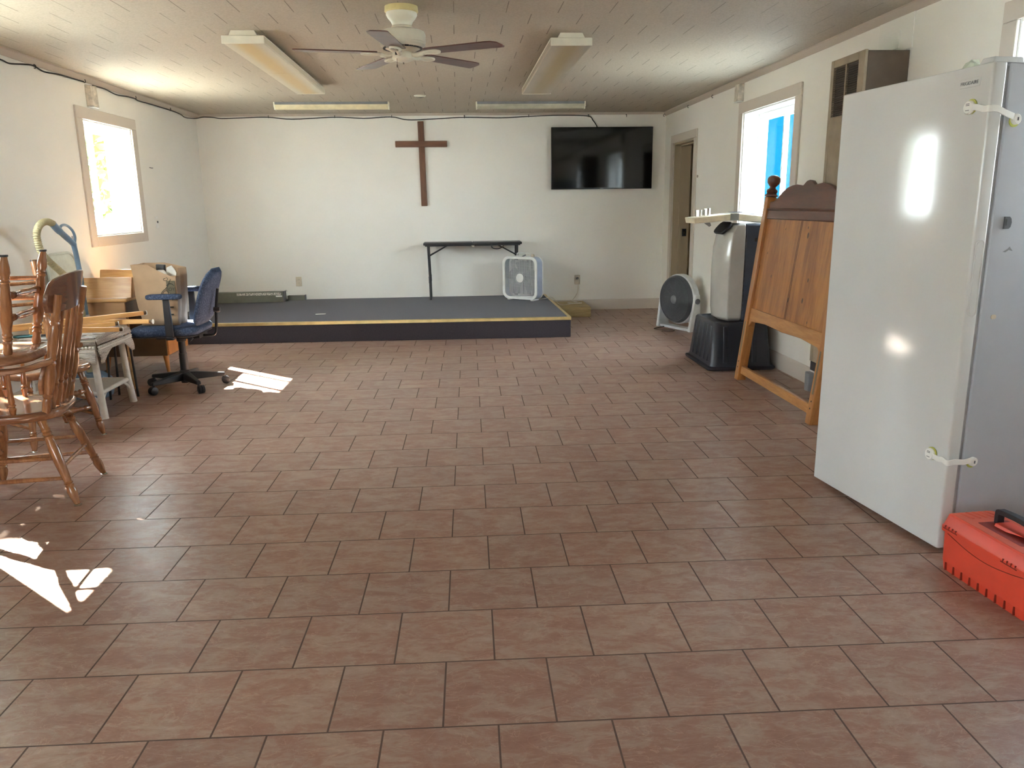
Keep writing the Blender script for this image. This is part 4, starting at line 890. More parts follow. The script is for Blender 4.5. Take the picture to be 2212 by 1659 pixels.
def make_chair(label, loc, rz, hs=0.45, arms=True, tall='crest', flip=False, group='turned oak dining chairs'):
    rot = (PI, 0, rz) if flip else (0, 0, rz)
    r = thing('wooden_chair', label, 'chair', loc, 0, group, rot)
    W = M['chair_wood']
    # seat: D shaped saddle
    def ring(z, k):
        p = []
        for t in range(28):
            a = 2*PI*t/28; ca, sa = math.cos(a), math.sin(a)
            x = 0.225*math.copysign(abs(ca)**0.62, ca); y = (0.232 + 0.012*ca)*math.copysign(abs(sa)**0.62, sa)
            p.append((x*k, y*k, z))
        return p
    m = MB(); m.loft([ring(hs-0.042, 0.93), ring(hs-0.036, 0.97), ring(hs-0.014, 1.0), ring(hs-0.004, 0.985), ring(hs, 0.955), ring(hs-0.004, 0.75), ring(hs-0.008, 0.4)]); m.build('seat', M['seat_wood'], r, smooth=50)
    feet = {}
    for sx, sy in ((1,1),(1,-1),(-1,1),(-1,-1)):
        top = (0.135*sx, 0.15*sy, hs-0.04); ft = (0.205 if sx > 0 else -0.262, 0.205*sy if sx > 0 else 0.226*sy, 0.006)
        feet[sx, sy] = (Vector(top), Vector(ft))
        m = MB(); m.turned(top, ft, LEG); lg = m.build('leg', W, r)
        m = MB(); m.M = Matrix.Translation((ft[0], ft[1], 0.0)); m.lathe([(0.018,0.0),(0.018,0.003),(0.011,0.008)] if not flip else [(0.0165,-0.001),(0.0165,0.006),(0.012,0.009)], 14); m.build('glide', M['black'] if flip else M['glide'], lg)
    def at(k, z): t, f = feet[k]; return t.lerp(f, (hs-0.04-z)/(hs-0.046))
    for sy in (1, -1):
        for z in (0.13, 0.225):
            m = MB(); m.tube([at((1,sy), z), at((1,sy), z).lerp(at((-1,sy), z), 0.5), at((-1,sy), z)], [0.009,0.011,0.009], 10); m.build('stretcher', W, r)
    for z in (0.18, 0.28):
        m = MB(); m.turned(at((1,1), z), at((1,-1), z), RUNG); m.build('stretcher', W, r)
    m = MB(); m.tube([at((-1,1), 0.18), at((-1,-1), 0.18)], 0.010, 10); m.build('stretcher', W, r)
    ph = {'crest': 0.99, 'ladder': 1.055, 'low': 0.80}[tall] - 0.45 + hs
    for sy in (1, -1):
        m = MB(); m.turned((-0.165, 0.165*sy, hs-0.02), (-0.292, 0.185*sy, ph), POST, 16); m.build('back_post', W, r)
    def pb(z): t = (z-hs+0.02)/(ph-hs+0.02); return -0.165 - 0.127*t, 0.165 + 0.02*t
    def curved_board(z0, z1, name, mat, th=0.018, half=0.215, bow=0.05, crown=0.0, off=0.0, scal=0.0):
        rings = []; n = 22
        for i in range(n+1):
            u = -1 + 2*i/n; y = half*u
            zt = z1 + crown*max(0.0, 1-u*u)**0.5; zb = z0 + scal*math.cos(PI*u)
            e = 1.0 if abs(u) < 0.85 else max(0.25, max(0.0, 1-((abs(u)-0.85)/0.15)**2)**0.5)
            zm = (zt+zb)/2; zt = zm + (zt-zm)*e; zb = zm + (zb-zm)*e
            xt = pb(zt)[0] - bow*(1-u*u) + off; xb = pb(zb)[0] - bow*(1-u*u) + off
            rings.append([(xb, y, zb), (xb+th, y, zb), (xt+th, y, zt), (xt, y, zt)])
        m = MB(); m.loft(rings); return m.build(name, mat, r, 0.004, smooth=40)
    if tall == 'crest':
        curved_board(ph-0.085, ph+0.035, 'crest_rail', M['crest_wood'], 0.020, 0.245, 0.045, 0.055, 0.022)
        for k in (-0.6, -0.2, 0.2, 0.6):
            y = 0.165*k; b = 0.045*(1-(y/0.245)**2)
            m = MB(); m.turned((-0.175, y, hs-0.01), (pb(ph-0.08)[0]+0.03-b, y*1.1, ph-0.07), [(t, q*1.0) for t, q in SPIN]); m.build('spindle', W, r)
    if tall == 'ladder':
        for z in (ph-0.26, ph-0.135):
            m = MB(); a = pb(z); m.tube([(a[0], a[1], z), (a[0]-0.012, 0, z), (a[0], -a[1], z)], 0.011, 10); m.build('back_rail', W, r)
        for sy in (1, -1):
            m = MB(); a = pb(ph); m.lathe([(0.021,-0.01),(0.022,0.0),(0.017,0.003)], 14, (a[0], a[1]*sy, ph)); m.build('post_cap', M['black'], r)
    if tall == 'low':
        curved_board(ph-0.10, ph-0.02, 'crest_rail', W, 0.018, 0.21, 0.03, 0.02, 0.0)
    if arms:
        ha = hs + 0.212
        path = smooth([(-0.235, 0.205, ha+0.03), (-0.17, 0.245, ha+0.012), (-0.08, 0.262, ha), (0.06, 0.262, ha), (0.16, 0.25, ha-0.002), (0.205, 0.235, ha-0.006)], 5)
        for sy in (1, -1):
            rings = []
            for i, p in enumerate(path):
                q = path[min(i+1, len(path)-1)] - path[max(i-1, 0)]; nr = Vector((q.y, -q.x, 0)).normalized()
                w = 0.022 + 0.012*(i/len(path)) if i < len(path)-2 else 0.020
                rings.append([((p+nr*a*w).x, (p+nr*a*w).y*sy, p.z + b*0.013) for a, b in ((1,0.4),(0.6,1),(-0.6,1),(-1,0.4),(-1,-0.4),(-0.6,-1),(0.6,-1),(1,-0.4))])
            m = MB(); m.loft(rings); m.build('arm', M['seat_wood'], r, smooth=50)
            for x0, x1 in ((-0.045, -0.065), (0.045, 0.05), (0.125, 0.15)):
                m = MB(); m.turned((x0, 0.205*sy, hs-0.012), (x1, 0.255*sy, ha-0.008), SPIN[:-1] + [(1, 0.009)]); m.build('arm_spindle', W, r)
        curved_board(hs+0.10, hs+0.215, 'back_apron', M['seat_wood'], 0.018, 0.205, 0.03, 0.02, 0.020, 0.025)
    return r
make_chair('glossy oak armchair standing at the left edge with its back to the right', (-2.118, 3.782, 0), math.atan2(-0.155, -0.988), 0.45, True, 'crest')
make_chair('oak chair turned upside down on the arms of the armchair, legs pointing up', (-2.169, 3.715, 1.172), math.atan2(0.10, 0.995), 0.484, False, 'low', True)
make_chair('oak chair with bare tall posts behind the armchair, leg splayed by the wicker table', (-2.505, 4.765, 0), math.atan2(-0.6, 0.8), 0.45, False, 'ladder')

# ------------------------------------------------------------------ white wicker table
r = thing('wicker_table', 'white wicker side table with scalloped skirt behind the oak chairs', 'table', (-2.60, 5.415, 0))
HX, HY, TZ = 0.245, 0.262, 0.555
m = MB(); m.loft([rect_ring(HX, HY, TZ-0.018, 0.03), rect_ring(HX+0.006, HY+0.006, TZ-0.009, 0.03), rect_ring(HX, HY, TZ, 0.03)]); m.build('table_top', M['wicker_white'], r, smooth=40)
def skirt(p0, p1, n_out, nm):
    p0 = Vector(p0); p1 = Vector(p1); k = 28; rows = []
    m = MB(); vs = []
    for i in range(k+1):
        u = i/k; p = p0.lerp(p1, u); c = math.sin(PI*u)
        dip = 0.135 - 0.075*(max(0.0, min(1.0, (c-0.25)/0.6))**0.8)
        top = TZ - 0.082
        for f in range(6):
            t = f/5; bow = 0.012 + 0.010*math.sin(PI*t*0.9) + 0.012*t
            q = p + Vector(n_out)*bow; vs.append((q.x, q.y, top - (dip-0.04)*t))
    m.add(vs, [(i*6+f, i*6+f+1, (i+1)*6+f+1, (i+1)*6+f) for i in range(k) for f in range(5)])
    o = m.build('skirt', M['wicker_white'], r); s = o.modifiers.new('sol', 'SOLIDIFY'); s.thickness = 0.008
    m = MB(); m.add([tuple(p0 + Vector((0,0,TZ-0.015))), tuple(p1 + Vector((0,0,TZ-0.015))), tuple(p1 + Vector(n_out)*0.012 + Vector((0,0,TZ-0.055))), tuple(p0 + Vector(n_out)*0.012 + Vector((0,0,TZ-0.055)))], [(0,1,2,3)])
    o2 = m.build('apron', M['wicker_white'], r); s = o2.modifiers.new('sol', 'SOLIDIFY'); s.thickness = 0.008
    m = MB()
    for i in range(22):
        u = (i+0.5)/22; p = p0.lerp(p1, u) + Vector(n_out)*0.014; c = math.sin(PI*u)
        m.ball((p.x, p.y, TZ - 0.070), 0.0095, 8)
    m.build('bead_row', M['cane'], r)
    pts = [p0.lerp(p1, i/12) + Vector(n_out)*0.014 + Vector((0,0,TZ - 0.084)) for i in range(13)]
    m = MB(); m.tube(pts, 0.005, 6); m.build('cord_edge', M['cane'], r)
skirt((HX, -HY, 0), (HX, HY, 0), (1,0,0), 'e'); skirt((-HX, -HY, 0), (HX, -HY, 0), (0,-1,0), 's')
for sx in (-1, 1):
    for sy in (-1, 1):
        m = MB(); m.tube([(sx*0.20, sy*0.215, TZ-0.03), (sx*0.215, sy*0.222, 0.20), (sx*0.232, sy*0.236, 0.0)], [0.021,0.022,0.024], 14); m.build('leg', M['cane'], r)
m = MB(); m.box((-0.205, -0.215, 0.165), (0.205, 0.215, 0.178)); m.build('lower_shelf', M['wicker_white'], r, 0.003)
for a, b in (((0.215,-0.225,0.17),(0.215,0.225,0.17)),((-0.215,-0.225,0.17),(0.215,-0.225,0.17)),((-0.215,0.225,0.17),(0.215,0.225,0.17)),((-0.215,-0.225,0.17),(-0.215,0.225,0.17))):
    m = MB(); m.tube([a, b], 0.015, 10); m.build('shelf_rail', M['cane'], r)
m = MB()
for s in (-1, 1):
    m.tube(smooth([(0.216, s*0.14, 0.165), (0.221, s*0.195, 0.13), (0.228, s*0.228, 0.07)],4), 0.009, 8)
    m.tube(smooth([(s*0.14, -0.222, 0.165), (s*0.19, -0.226, 0.13), (s*0.224, -0.230, 0.07)],4), 0.009, 8)
m.build('corner_brace', M['cane'], r)

# loose tapered furniture legs on the wicker table
def stick(a, b, label, r0=0.021, r1=0.0145):
    a = Vector(a); b = Vector(b); r = thing('furniture_leg', label, 'furniture leg', tuple(a), 0, 'loose tapered wooden legs on the wicker table')
    q = (b-a).normalized(); rot = q.to_track_quat('X', 'Z'); L = (b-a).length
    r.rotation_mode = 'QUATERNION'; r.rotation_quaternion = rot
    m = MB()
    def sq(x, h): return [(x, c*h, s*h) for c, s in ((1,1),(-1,1),(-1,-1),(1,-1))]
    m.loft([sq(0, r0), sq(L-0.012, r1)]); m.build('shaft', M['stick'], r, 0.003)
    m = MB(); m.tube([(L-0.0115,0,0),(L+0.008,0,0)], 0.0125, 10); m.build('end_cap', M['desk_dark'], r)
    m = MB(); m.tube([(L+0.0085,0,0),(L+0.0115,0,0)], [0.017,0.017], 14); m.build('glide', M['paper'], r)
stick((-2.70, 5.05, 0.618), (-2.265, 5.345, 0.572), 'frontmost loose tapered leg, slanting down across the wicker table')
stick((-2.80, 5.28, 0.578), (-2.375, 5.55, 0.582), 'short-looking loose tapered leg in the middle of the pile')
stick((-2.88, 5.13, 0.622), (-2.245, 5.72, 0.632), 'uppermost loose tapered leg pointing up at the paper bag')
stick((-2.86, 5.66, 0.590), (-2.16, 5.605, 0.584), 'rearmost loose tapered leg reaching toward the office chair')
r = thing('folded_tool', 'small teal plastic tool lying among the loose tapered legs', 'tool', (-2.80, 5.18, 0.5565), 0.3)
m = MB(); m.tube([(0.06*math.cos(t*PI/8), 0.02*math.sin(t*PI/8), 0.009) for t in range(16)], 0.008, 8, closed=True); m.build('handle_loop', M['teal'], r)
m = MB(); m.box((0.06,-0.012,0.002),(0.16,0.012,0.016)); m.build('tool_body', M['black'], r, 0.003)

# ------------------------------------------------------------------ desk and things on it
DK = thing('writing_desk', 'light oak desk with tapered legs along the left wall', 'desk', (-2.755, 6.60, 0))
m = MB(); m.box((-0.29, -0.59, 0.675), (0.275, 0.56, 0.705)); m.build('desk_top', M['oak'], DK, 0.012, 3)
m = MB(); m.box((-0.275, -0.575, 0.48), (0.25, -0.555, 0.674)); m.build('end_panel', M['oak_side'], DK, 0.002)
m = MB(); m.box((-0.275, -0.555, 0.20), (-0.26, 0.54, 0.674)); m.build('back_panel', M['desk_dark'], DK)
m = MB(); m.box((0.235, -0.55, 0.56), (0.25, 0.05, 0.672)); m.build('apron', M['desk_dark'], DK)
m = MB(); m.box((-0.255, 0.06, 0.145), (0.285, 0.54, 0.672)); pd = m.build('pedestal', M['desk_dark'], DK, 0.002)
for k in range(3):
    z = 0.15 + 0.172*k; m = MB(); m.box((0.2855, 0.065, z), (0.303, 0.535, z+0.166)); d_ = m.build('drawer', M['oak_red'], DK, 0.003)
    m = MB(); m.tube([(0.304,0.26,z+0.09),(0.318,0.27,z+0.09),(0.318,0.33,z+0.09),(0.304,0.34,z+0.09)], 0.005, 8); m.build('drawer_pull', M['glide'], d_)
for x, y, ztop in ((0.225,-0.53,0.674),(-0.24,-0.53,0.48),(0.255,0.11,0.145),(0.255,0.49,0.145),(-0.22,0.11,0.145),(-0.22,0.49,0.145)):
    m = MB(); m.tube([(x, y, ztop), (x+0.012*(1 if x > 0 else -1), y-0.008, 0.0)], [0.024,0.013], 14); m.build('leg', M['oak'] if ztop > 0.3 else M['oak_red'], DK)
def book_rest(loc, rz, w, h, label):
    r = thing('book_rest', label, 'book rest', loc, rz, 'light oak slanted rests on the desk')
    m = MB(); m.hexa([(-w,-0.01,0.003),(w,-0.01,0.003),(w,0.006,0.003),(-w,0.006,0.003),(-w,0.045,h),(w,0.045,h),(w,0.059,h),(-w,0.059,h)]); m.build('front_board', M['oak'], r, 0.002)
    for s in (-1, 1):
        m = MB(); m.prism([(0.007,0.001),(0.15,0.001),(0.06,h-0.006)], s*w-0.008, s*w+0.008, 'x') ; m.build('side_gusset', M['oak_side'], r)
    return r
r1 = book_rest((-2.68, 6.04, 0.7055), 0.0, 0.228, 0.150, 'nearer light oak slanted rest on the desk behind the chair crest')
r2 = book_rest((-2.80, 6.78, 0.7055), 0.0, 0.20, 0.155, 'farther light oak slanted rest on the desk beside the paper bag')
m = MB(); m.box((-2.52, 6.42, 0.7058), (-2.495, 6.98, 0.722)); tag(m.build('wood_strip', M['oak_side']), 'thin wood strip lying along the front edge of the desk', 'strip')
m = MB(); m.hexa([(-2.70,6.55,0.708),(-2.52,6.58,0.708),(-2.50,6.72,0.708),(-2.68,6.70,0.708),(-2.70,6.55,0.722),(-2.52,6.58,0.722),(-2.50,6.72,0.722),(-2.68,6.70,0.722)]); tag(m.build('paper_stack', M['paper']), 'small stack of white papers lying on the oak desk', 'papers')
r = thing('leaning_board', 'pale mint rounded plastic board leaning on the left wall behind the desk', 'board', (-3.036, 6.30, 0.7055))
m = MB(); m.M = Matrix.Rotation(-0.09, 4, 'Y'); m.prism(rr(0.46, 0.33, 0.11, 8, 0, 0.167), 0.0, 0.008, 'x'); m.build('sheet', M['mint'], r)
m = MB(); m.M = Matrix.Rotation(-0.09, 4, 'Y'); m.tube([(0.010, a, b) for a, b in rr(0.44, 0.31, 0.10, 8, 0, 0.167)], 0.010, 8, closed=True); m.build('rim', M['mint'], r)

# vacuum cleaner hose and wand
r = thing('vacuum_cleaner', 'vacuum cleaner with tan ribbed hose and blue handle by the left window', 'vacuum cleaner', (-2.75, 5.86, 0))
X0 = 0.0
def loc(p): return (X0 + p[0], p[1]-5.86, p[2])
hose = [(0,5.640,1.262),(0,5.573,1.279),(0,5.505,1.275),(0,5.444,1.249),(0,5.410,1.205),(0,5.411,1.145),(0,5.438,1.080),(0,5.512,1.020),(0,5.605,0.965),(0,5.706,0.905),(0.01,5.80,0.83),(0.02,5.83,0.70),(0.02,5.83,0.45),(0.02,5.83,0.19)]
hp = smooth([loc(p) for p in hose], 9)
m = MB(); m.tube(hp, [0.0195 if i % 2 else 0.0240 for i in range(len(hp))], 14); m.build('hose', M['hose'], r, smooth=25)
wand = [(0,5.630,1.265),(0,5.691,1.225),(0,5.777,1.178),(0,5.848,1.140),(0,5.893,1.112)]
m = MB(); m.tube(smooth([loc(p) for p in wand], 4), [0.024]*6 + [0.021]*6 + [0.020]*5, 14); m.build('handle_grip', M['vac_blue'], r)
m = MB(); m.tube([loc(p) for p in ((0,5.885,1.125),(0,5.903,1.06),(0,5.916,0.98),(0,5.926,0.90),(0,5.935,0.6))], 0.0175, 14); m.build('wand', M['vac_blue'], r)
m = MB(); m.tube([(0.004, 0.075, 0.6), (0.0, 0.078, 0.16)], 0.019, 14); m.build('lower_wand', M['vac_white'], r)
m = MB(); m.tube([(-0.024, p[1], p[2]) for p in (loc((0,5.955,1.17)), loc((0,5.965,1.05)), loc((0,5.975,0.95)), loc((0,5.985,0.80)))], 0.013, 10); m.build('rear_tube', M['vac_white'], r)
lp = [(0,5.715,1.218),(0,5.745,1.246),(0,5.80,1.252),(0,5.855,1.238),(0,5.905,1.205),(0,5.925,1.165),(0,5.912,1.13),(0,5.893,1.11)]
m = MB(); m.tube(smooth([loc(p) for p in lp], 4), 0.0095, 10); m.build('handle_loop', M['vac_blue'], r)
m = MB(); m.box((-0.006, -0.17, 1.205), (0.006, -0.15, 1.222)); m.build('trigger', M['vac_blue'], r, 0.002)
m = MB(); m.loft([rect_ring(0.13,0.10,0.0,0.05), rect_ring(0.14,0.11,0.04,0.05), rect_ring(0.135,0.105,0.13,0.05), rect_ring(0.09,0.07,0.18,0.05)]); m.build('canister', M['vac_blue'], r, smooth=50)

# ------------------------------------------------------------------ office chair with paper bag
OC = thing('office_chair', 'blue speckled fabric office chair on a black five-star base', 'chair', (-2.137, 6.08, 0))
for k in range(5):
    a = math.radians(19 - 72*k)
    m = MB(); m.M = Matrix.Rotation(a, 4, 'Z')
    m.hexa([(0.03,-0.03,0.06),(0.29,-0.018,0.068),(0.29,0.018,0.068),(0.03,0.03,0.06),(0.03,-0.026,0.125),(0.29,-0.015,0.092),(0.29,0.015,0.092),(0.03,0.026,0.125)]); m.build('base_arm', M['black'], OC, 0.006)
    m = MB(); m.M = Matrix.Rotation(a, 4, 'Z') @ Matrix.Translation((0.292, 0.012, 0.031)) @ Matrix.Rotation(PI/2, 4, 'X')
    m.lathe([(0.022,-0.024),(0.030,-0.020),(0.031,-0.004),(0.022,-0.002),(0.022,0.002),(0.031,0.004),(0.030,0.020),(0.022,0.024)], 20); m.M = Matrix.Rotation(a, 4, 'Z'); m.tube([(0.28,0,0.03),(0.278,0,0.075)], 0.008, 8); m.build('caster', M['black'], OC)
m = MB(); m.lathe([(0.032,0.04),(0.036,0.06),(0.038,0.13),(0.030,0.14),(0.030,0.27),(0.026,0.272),(0.026,0.36),(0.034,0.365),(0.036,0.385),(0.030,0.40)], 24); m.build('gas_post', M['black'], OC)
m = MB(); m.box((-0.15,-0.10,0.395),(0.17,0.10,0.425)); m.tube([(0.12,-0.09,0.40),(0.13,-0.20,0.392)], 0.006, 8); m.build('mechanism', M['black_metal'], OC, 0.004)
def cushion(rings, name, mat, parent): m = MB(); m.loft(rings); return m.build(name, mat, parent, smooth=70)
def sring(hx, hy, z, rad, cx=0): return [(p[0]+cx, p[1], z) for p in rr(2*hx, 2*hy, rad, 6)]
cushion([sring(0.20,0.20,0.428,0.08,-0.055), sring(0.235,0.235,0.432,0.09,-0.055), sring(0.247,0.245,0.455,0.09,-0.055), sring(0.247,0.245,0.475,0.09,-0.055), sring(0.235,0.235,0.492,0.09,-0.055), sring(0.18,0.19,0.499,0.09,-0.055)], 'seat', M['blue_fabric'], OC)
m = MB(); m.loft([sring(0.225,0.225,0.424,0.08,-0.055), sring(0.243,0.241,0.430,0.09,-0.055), sring(0.243,0.241,0.438,0.09,-0.055)]); m.build('seat_pan', M['black'], OC)
# back: rounded pad, curved and reclined
rings = []; NB = 11
for i in range(NB+1):
    t = i/NB; z = 0.50 + 0.415*t; xc = 0.175 + 0.035*math.sin(t*PI*0.55) + 0.095*t*t
    w = 0.215*(1 - 0.55*max(0, (t-0.62)/0.38)**2.2)*(1 - 0.25*max(0, (0.15-t)/0.15)**2); th = 0.042*(1 - 0.75*max(0, (t-0.86)/0.14)**2)*(1 - 0.6*max(0, (0.1-t)/0.1)**2)
    rings.append([(xc + th*math.cos(a)*(1 if math.cos(a) > 0 else 0.8), w*math.copysign(abs(math.sin(a))**0.7, math.sin(a)), z) for a in [2*PI*j/24 for j in range(24)]])
cushion(rings, 'backrest', M['blue_fabric'], OC)
m = MB(); m.tube(smooth([(0.05,0,0.408),(0.20,0,0.404),(0.255,0,0.415),(0.272,0,0.48),(0.285,0,0.62),(0.308,0,0.76)],4), 0.011, 8); m.build('back_bar', M['black_metal'], OC)
m = MB(); m.M = Matrix.Translation((0.276,0,0.60)) @ Matrix.Rotation(PI/2, 4, 'Y'); m.lathe([(0.02,-0.01),(0.022,0.02),(0.018,0.035)], 16); m.build('back_knob', M['black'], OC)
for s in (-1, 1):
    m = MB(); m.hexa([(-0.01,s*0.255,0.44),(0.045,s*0.255,0.44),(0.045,s*0.285,0.44),(-0.01,s*0.285,0.44),(-0.005,s*0.268,0.715),(0.04,s*0.268,0.715),(0.04,s*0.288,0.715),(-0.005,s*0.288,0.715)]); m.box((-0.01,s*0.22,0.415),(0.045,s*0.285,0.44)); m.build('arm_post', M['dark_grey'] if False else M['black'], OC, 0.005)
    cushion([[(p[0]+0.005, p[1]+s*0.277, z) for p in rr(0.255*k, 0.068*k, 0.03*k, 6)] for z, k in ((0.716,0.90),(0.722,0.98),(0.735,1.0),(0.747,0.96),(0.752,0.82))], 'arm_pad', M['blue_fabric'], OC)

# paper bag standing on the seat
BG = thing('paper_bag', 'brown kraft paper grocery bag of odds and ends on the office chair seat', 'bag', (-2.235, 6.06, 0.5005), math.radians(-3))
bw, bd_, bh = 0.158, 0.098, 0.455
def bagring(z, k, jit, seed):
    rnd = random.Random(seed); p = []
    base = []
    N = 8
    for (x0,y0),(x1,y1) in (((-1,-1),(1,-1)),((1,-1),(1,1)),((1,1),(-1,1)),((-1,1),(-1,-1))):
        for i in range(N): base.append((x0+(x1-x0)*i/N, y0+(y1-y0)*i/N))
    for x, y in base:
        zz = z
        if jit > 0.5:  # top rim sags to the right at the front
            zz = z - (0.085*max(0, min(1, (x+0.25)/0.9)) if y < 0 else 0.035*max(0, x)) 
        crease = -0.12 if abs(x) > 0.99 and abs(y) < 0.3 else 0
        p.append(((x*(1+crease))*bw*k[0] + rnd.uniform(-.004,.004), y*bd_*k[1] + rnd.uniform(-.004,.004), zz))
    return p
rings = [bagring(0.002,(0.86,0.9),0,1), bagring(0.06,(0.86,0.96),0,2), bagring(0.14,(0.92,0.98),0,3), bagring(0.22,(0.96,1.0),0,4), bagring(0.30,(1.0,1.02),0,5), bagring(0.36,(1.0,1.04),0.4,6), bagring(bh,(1.02,1.06),1,7)]
m = MB(); n_ = len(rings[0]); m.loft(rings, cap=False); m.add(rings[0], [tuple(range(n_))])
o = m.build('bag_body', M['bag'], BG, smooth=24); s = o.modifiers.new('sol', 'SOLIDIFY'); s.thickness = 0.0015; s.offset = -1
# printed picture, in ink on the front and right faces
def inkline(pts, rad=0.0022): 
    m = MB(); m.tube(smooth(pts, 4), rad, 6); return m
fy = -bd_*1.035
def fz(p): return (p[0], -bd_*(0.98 + 0.10*p[1]) - 0.0105, p[1])
m = MB(); m.tube(smooth([fz(p) for p in ((0.12,0.345),(0.105,0.32),(0.085,0.285),(0.05,0.255),(0.035,0.225),(0.037,0.20),(0.055,0.19))], 4), 0.0024, 6)
m.tube(smooth([fz(p) for p in ((0.045,0.23),(0.065,0.258),(0.09,0.258),(0.095,0.228),(0.08,0.203),(0.058,0.203))], 4), 0.0020, 6)
m.tube(smooth([fz(p) for p in ((0.085,0.355),(0.07,0.35),(0.073,0.338),(0.09,0.338),(0.10,0.35),(0.09,0.36))], 4), 0.0016, 6)
m.tube(smooth([fz(p) for p in ((0.085,0.30),(0.105,0.312),(0.125,0.312),(0.14,0.30))], 4), 0.0026, 6)
m.build('printed_drawing', M['ink'], BG)
m = MB()
for x0, x1, z in ((0.065,0.12,0.14),(0.08,0.115,0.085)): m.box((x0, fz((0,z))[1]-0.0005, z-0.005), (x1, fz((0,z))[1]+0.004, z+0.005))
m.build('printed_text', M['ink'], BG)
tt = text('ROY', 0.034, BG, M['ink'], (0.112, -bd_*(0.98+0.10*0.27)-0.013, 0.272), (PI/2, 0, 0), 'printed_text')
m = MB(); m.prism([(0.085,0.335),(0.148,0.335),(0.146,0.20),(0.115,0.19),(0.105,0.24),(0.088,0.25)], -bd_*1.0-0.0105, -bd_*1.0-0.0085, 'y'); m.build('printed_panel', flat('brown_green_ink', rgb(104, 96, 76), 0.85), BG)
r = thing('paper_roll', 'curled white paper sticking out of the paper bag', 'paper', (-2.145, 6.045, 0.795), 0, None)
m = MB(); vs = []
for i in range(9):
    a = -0.9 + 1.8*i/8
    for j in range(7): vs.append((0.045*math.sin(a) + 0.02*j/6 - 0.02, 0.02*math.cos(a), 0.145*(j/6)*(1 - 0.12*abs(a) - 0.30*max(0,a))))
m.add(vs, [(i*7+j, i*7+j+1, (i+1)*7+j+1, (i+1)*7+j) for i in range(8) for j in range(6)])
o = m.build('sheet', M['paper'], r); s = o.modifiers.new('sol', 'SOLIDIFY'); s.thickness = 0.002
r = thing('black_gadget', 'small black object poking out of the paper bag', 'gadget', (-2.235, 6.075, 0.838))
m = MB(); m.M = Matrix.Rotation(0.08, 4, 'Y'); m.box((-0.03,-0.02,0.0),(0.03,0.02,0.11)); m.build('gadget_case', M['black'], r, 0.004)
r = thing('white_object', 'rounded white object just showing inside the paper bag', 'object', (-2.215, 6.03, 0.82))
m = MB(); m.loft([sring(0.035,0.03,0.0,0.02), sring(0.04,0.035,0.04,0.025), sring(0.035,0.03,0.075,0.025), sring(0.02,0.018,0.09,0.015)]); m.build('object_shell', M['paper'], r, smooth=60)
# thin black metal frame beside the desk
r = thing('metal_stand', 'thin black metal stand between the wicker table and office chair', 'stand', (-2.47, 5.785, 0))
for dx, dy in ((0.075, 0.02), (-0.09, 0.09), (-0.09, -0.06)):
    m = MB(); m.tube([(dx*0.75, dy*0.75, 0.505), (dx, dy, 0.0)], 0.0085, 10); m.build('leg', M['black_metal'], r)
m = MB(); m.tube([(0.058,0.015,0.503),(-0.068,0.068,0.503),(-0.068,-0.045,0.503)], 0.0085, 8, closed=True); m.build('top_frame', M['black_metal'], r)

# ------------------------------------------------------------------ outdoors
m = MB(); m.add([(-40,-40,-0.3),(40,-40,-0.3),(40,50,-0.3),(-40,50,-0.3)], [(0,1,2,3)]); o = m.build('ground', M['bounce_ground']); struct(o)
m = MB(); m.prism([(XL-WT-0.02, ZC+0.2), (XR+WT+0.02, ZC+0.2), (XR+WT+0.02, 6.4), (0.0, 7.6), (XL-WT-0.02, 6.4)], YF-0.2, YB+0.2, 'y'); struct(m.build('shade_roof', M['dark_grey']))  # unseen block added above the ceiling, tall enough to shade the building outside
r = thing('blue_building', 'bright blue sided building outside the right window', 'building', (6.2, 12.6, -0.3))
m = MB(); m.box((-2.6, 0, 0), (4.5, 4, 4.3)); m.build('siding', M['blue_siding'], r)
m = MB(); m.box((-1.56, -0.05, 0), (-1.40, 0.0, 4.3)); m.box((-0.78, -0.05, 0), (-0.66, 0.0, 4.3)); m.build('corner_board', M['white_siding'], r)
def tree(x, y, h, rad, n, leaf, label, seed, flat_=1.0, trunk=True):
    rnd = random.Random(seed); r = thing('leafy_tree', label, 'tree', (x, y, -0.3), 0, 'trees outside the left windows')
    m = MB(); m.tube([(0,0,0),(0.08,0.05,h*0.5),(0,0.1,h)], [0.14,0.11,0.05], 8); m.build('trunk', M['bark'], r)
    m = MB(); vs = []; fs = []
    for i in range(n):
        while True:
            p = Vector((rnd.uniform(-1,1), rnd.uniform(-1,1), rnd.uniform(-1,1)))
            if 0.1 < p.length < 1: break
        p = Vector((p.x*rad, p.y*rad, p.z*rad*flat_ + h)); a = Vector((rnd.gauss(0,1), rnd.gauss(0,1), rnd.gauss(0,1))).normalized(); b = a.orthogonal().normalized(); c = a.cross(b)
        k = len(vs); s = leaf*rnd.uniform(.6,1.3); vs += [p - b*s, p + c*s*0.5, p + b*s, p - c*s*0.5]; fs.append((k,k+1,k+2,k+3))
    m.add(vs, fs); o = m.build('foliage', M['leaf'], r); o['kind'] = 'stuff'
tree(-6.3, 8.05, 4.55, 1.15, 1500, 0.10, 'leafy green tree just outside the left windows', 11)
for k, (x, y, h, rad) in enumerate(((-10.5, 17.0, 2.6, 1.9), (-13.5, 22.5, 3.0, 2.3), (-9.5, 25.0, 3.2, 2.2), (-12, 12.5, 2.2, 1.6), (-12, 8, 2.2, 1.8), (-12.5, 3.5, 2.2, 1.8))):
    tree(x, y, h, rad, 1600, 0.22, 'distant bushy green tree outside the left windows', 30+k)

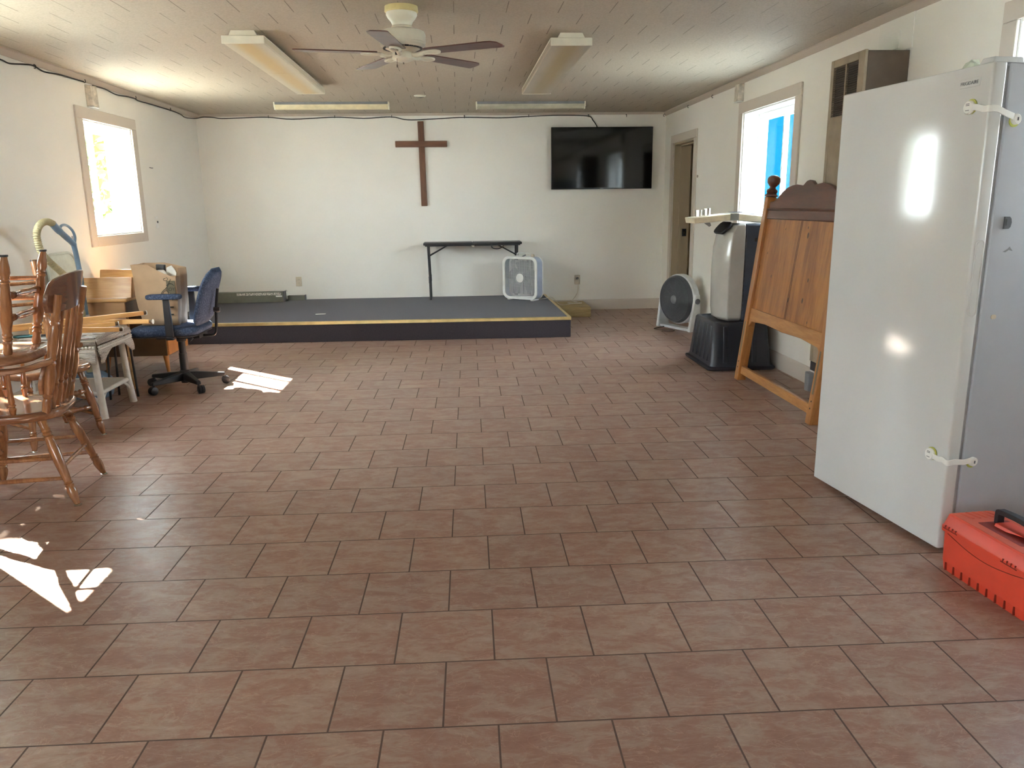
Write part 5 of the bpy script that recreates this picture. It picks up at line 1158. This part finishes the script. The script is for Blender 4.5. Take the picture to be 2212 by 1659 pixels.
# ------------------------------------------------------------------ light
w = bpy.data.worlds.new('sky'); sc.world = w; w.use_nodes = True; nt = w.node_tree; bg = nt.nodes['Background']
tc = nt.nodes.new('ShaderNodeTexCoord'); sx = nt.nodes.new('ShaderNodeSeparateXYZ'); cr_ = nt.nodes.new('ShaderNodeValToRGB')
nt.links.new(tc.outputs['Generated'], sx.inputs[0]); nt.links.new(sx.outputs['Z'], cr_.inputs[0]); nt.links.new(cr_.outputs[0], bg.inputs['Color'])
e = cr_.color_ramp.elements; e[0].position = 0.0; e[0].color = (0.90, 0.95, 1.0, 1); e[1].position = 0.8; e[1].color = (0.72, 0.84, 1.0, 1)
bg.inputs['Strength'].default_value = 12.0
sd = Vector((0.751, -0.661, -0.80)).normalized()
su = bpy.data.lights.new('sun', 'SUN'); su.energy = 75.0; su.angle = 0.009; su.color = (1.0, 0.95, 0.88)
so = bpy.data.objects.new('sun', su); C.objects.link(so); so.rotation_euler = sd.to_track_quat('-Z', 'Y').to_euler(); so.location = (-8, 12, 9)

# ------------------------------------------------------------------ camera
f_, pi_, ya_, ro_ = 1688.5, 0.2274, 0.06577, -0.0128
cp, sp, cy_, sy_, cr2, sr2 = math.cos(pi_), math.sin(pi_), math.cos(ya_), math.sin(ya_), math.cos(ro_), math.sin(ro_)
fw = Vector((sy_*cp, cy_*cp, -sp)); r0 = Vector((cy_, -sy_, 0)); u0 = r0.cross(fw)
Rv = r0*cr2 + u0*sr2; Uv = -r0*sr2 + u0*cr2
cam = bpy.data.cameras.new('camera'); co = bpy.data.objects.new('camera', cam); C.objects.link(co)
cam.sensor_fit = 'HORIZONTAL'; cam.sensor_width = 36.0; cam.lens = 36.0*f_/2212.0; cam.clip_start = 0.05; cam.clip_end = 200
mt = Matrix((Rv, Uv, -fw)).transposed().to_4x4(); mt.translation = Vector((0, 0, 1.3624)); co.matrix_world = mt
sc.camera = co

sc.view_settings.view_transform = 'Standard'; sc.view_settings.look = 'None'; sc.view_settings.gamma = 1.0; sc.view_settings.use_curve_mapping = False
sc.view_settings.exposure = 1.75
sc.cycles.use_denoising = True
sc.cycles.max_bounces = 14; sc.cycles.diffuse_bounces = 8; sc.cycles.glossy_bounces = 6; sc.cycles.transparent_max_bounces = 16
sc.cycles.sample_clamp_indirect = 8.0
sc.cycles.caustics_reflective = False; sc.cycles.caustics_refractive = False
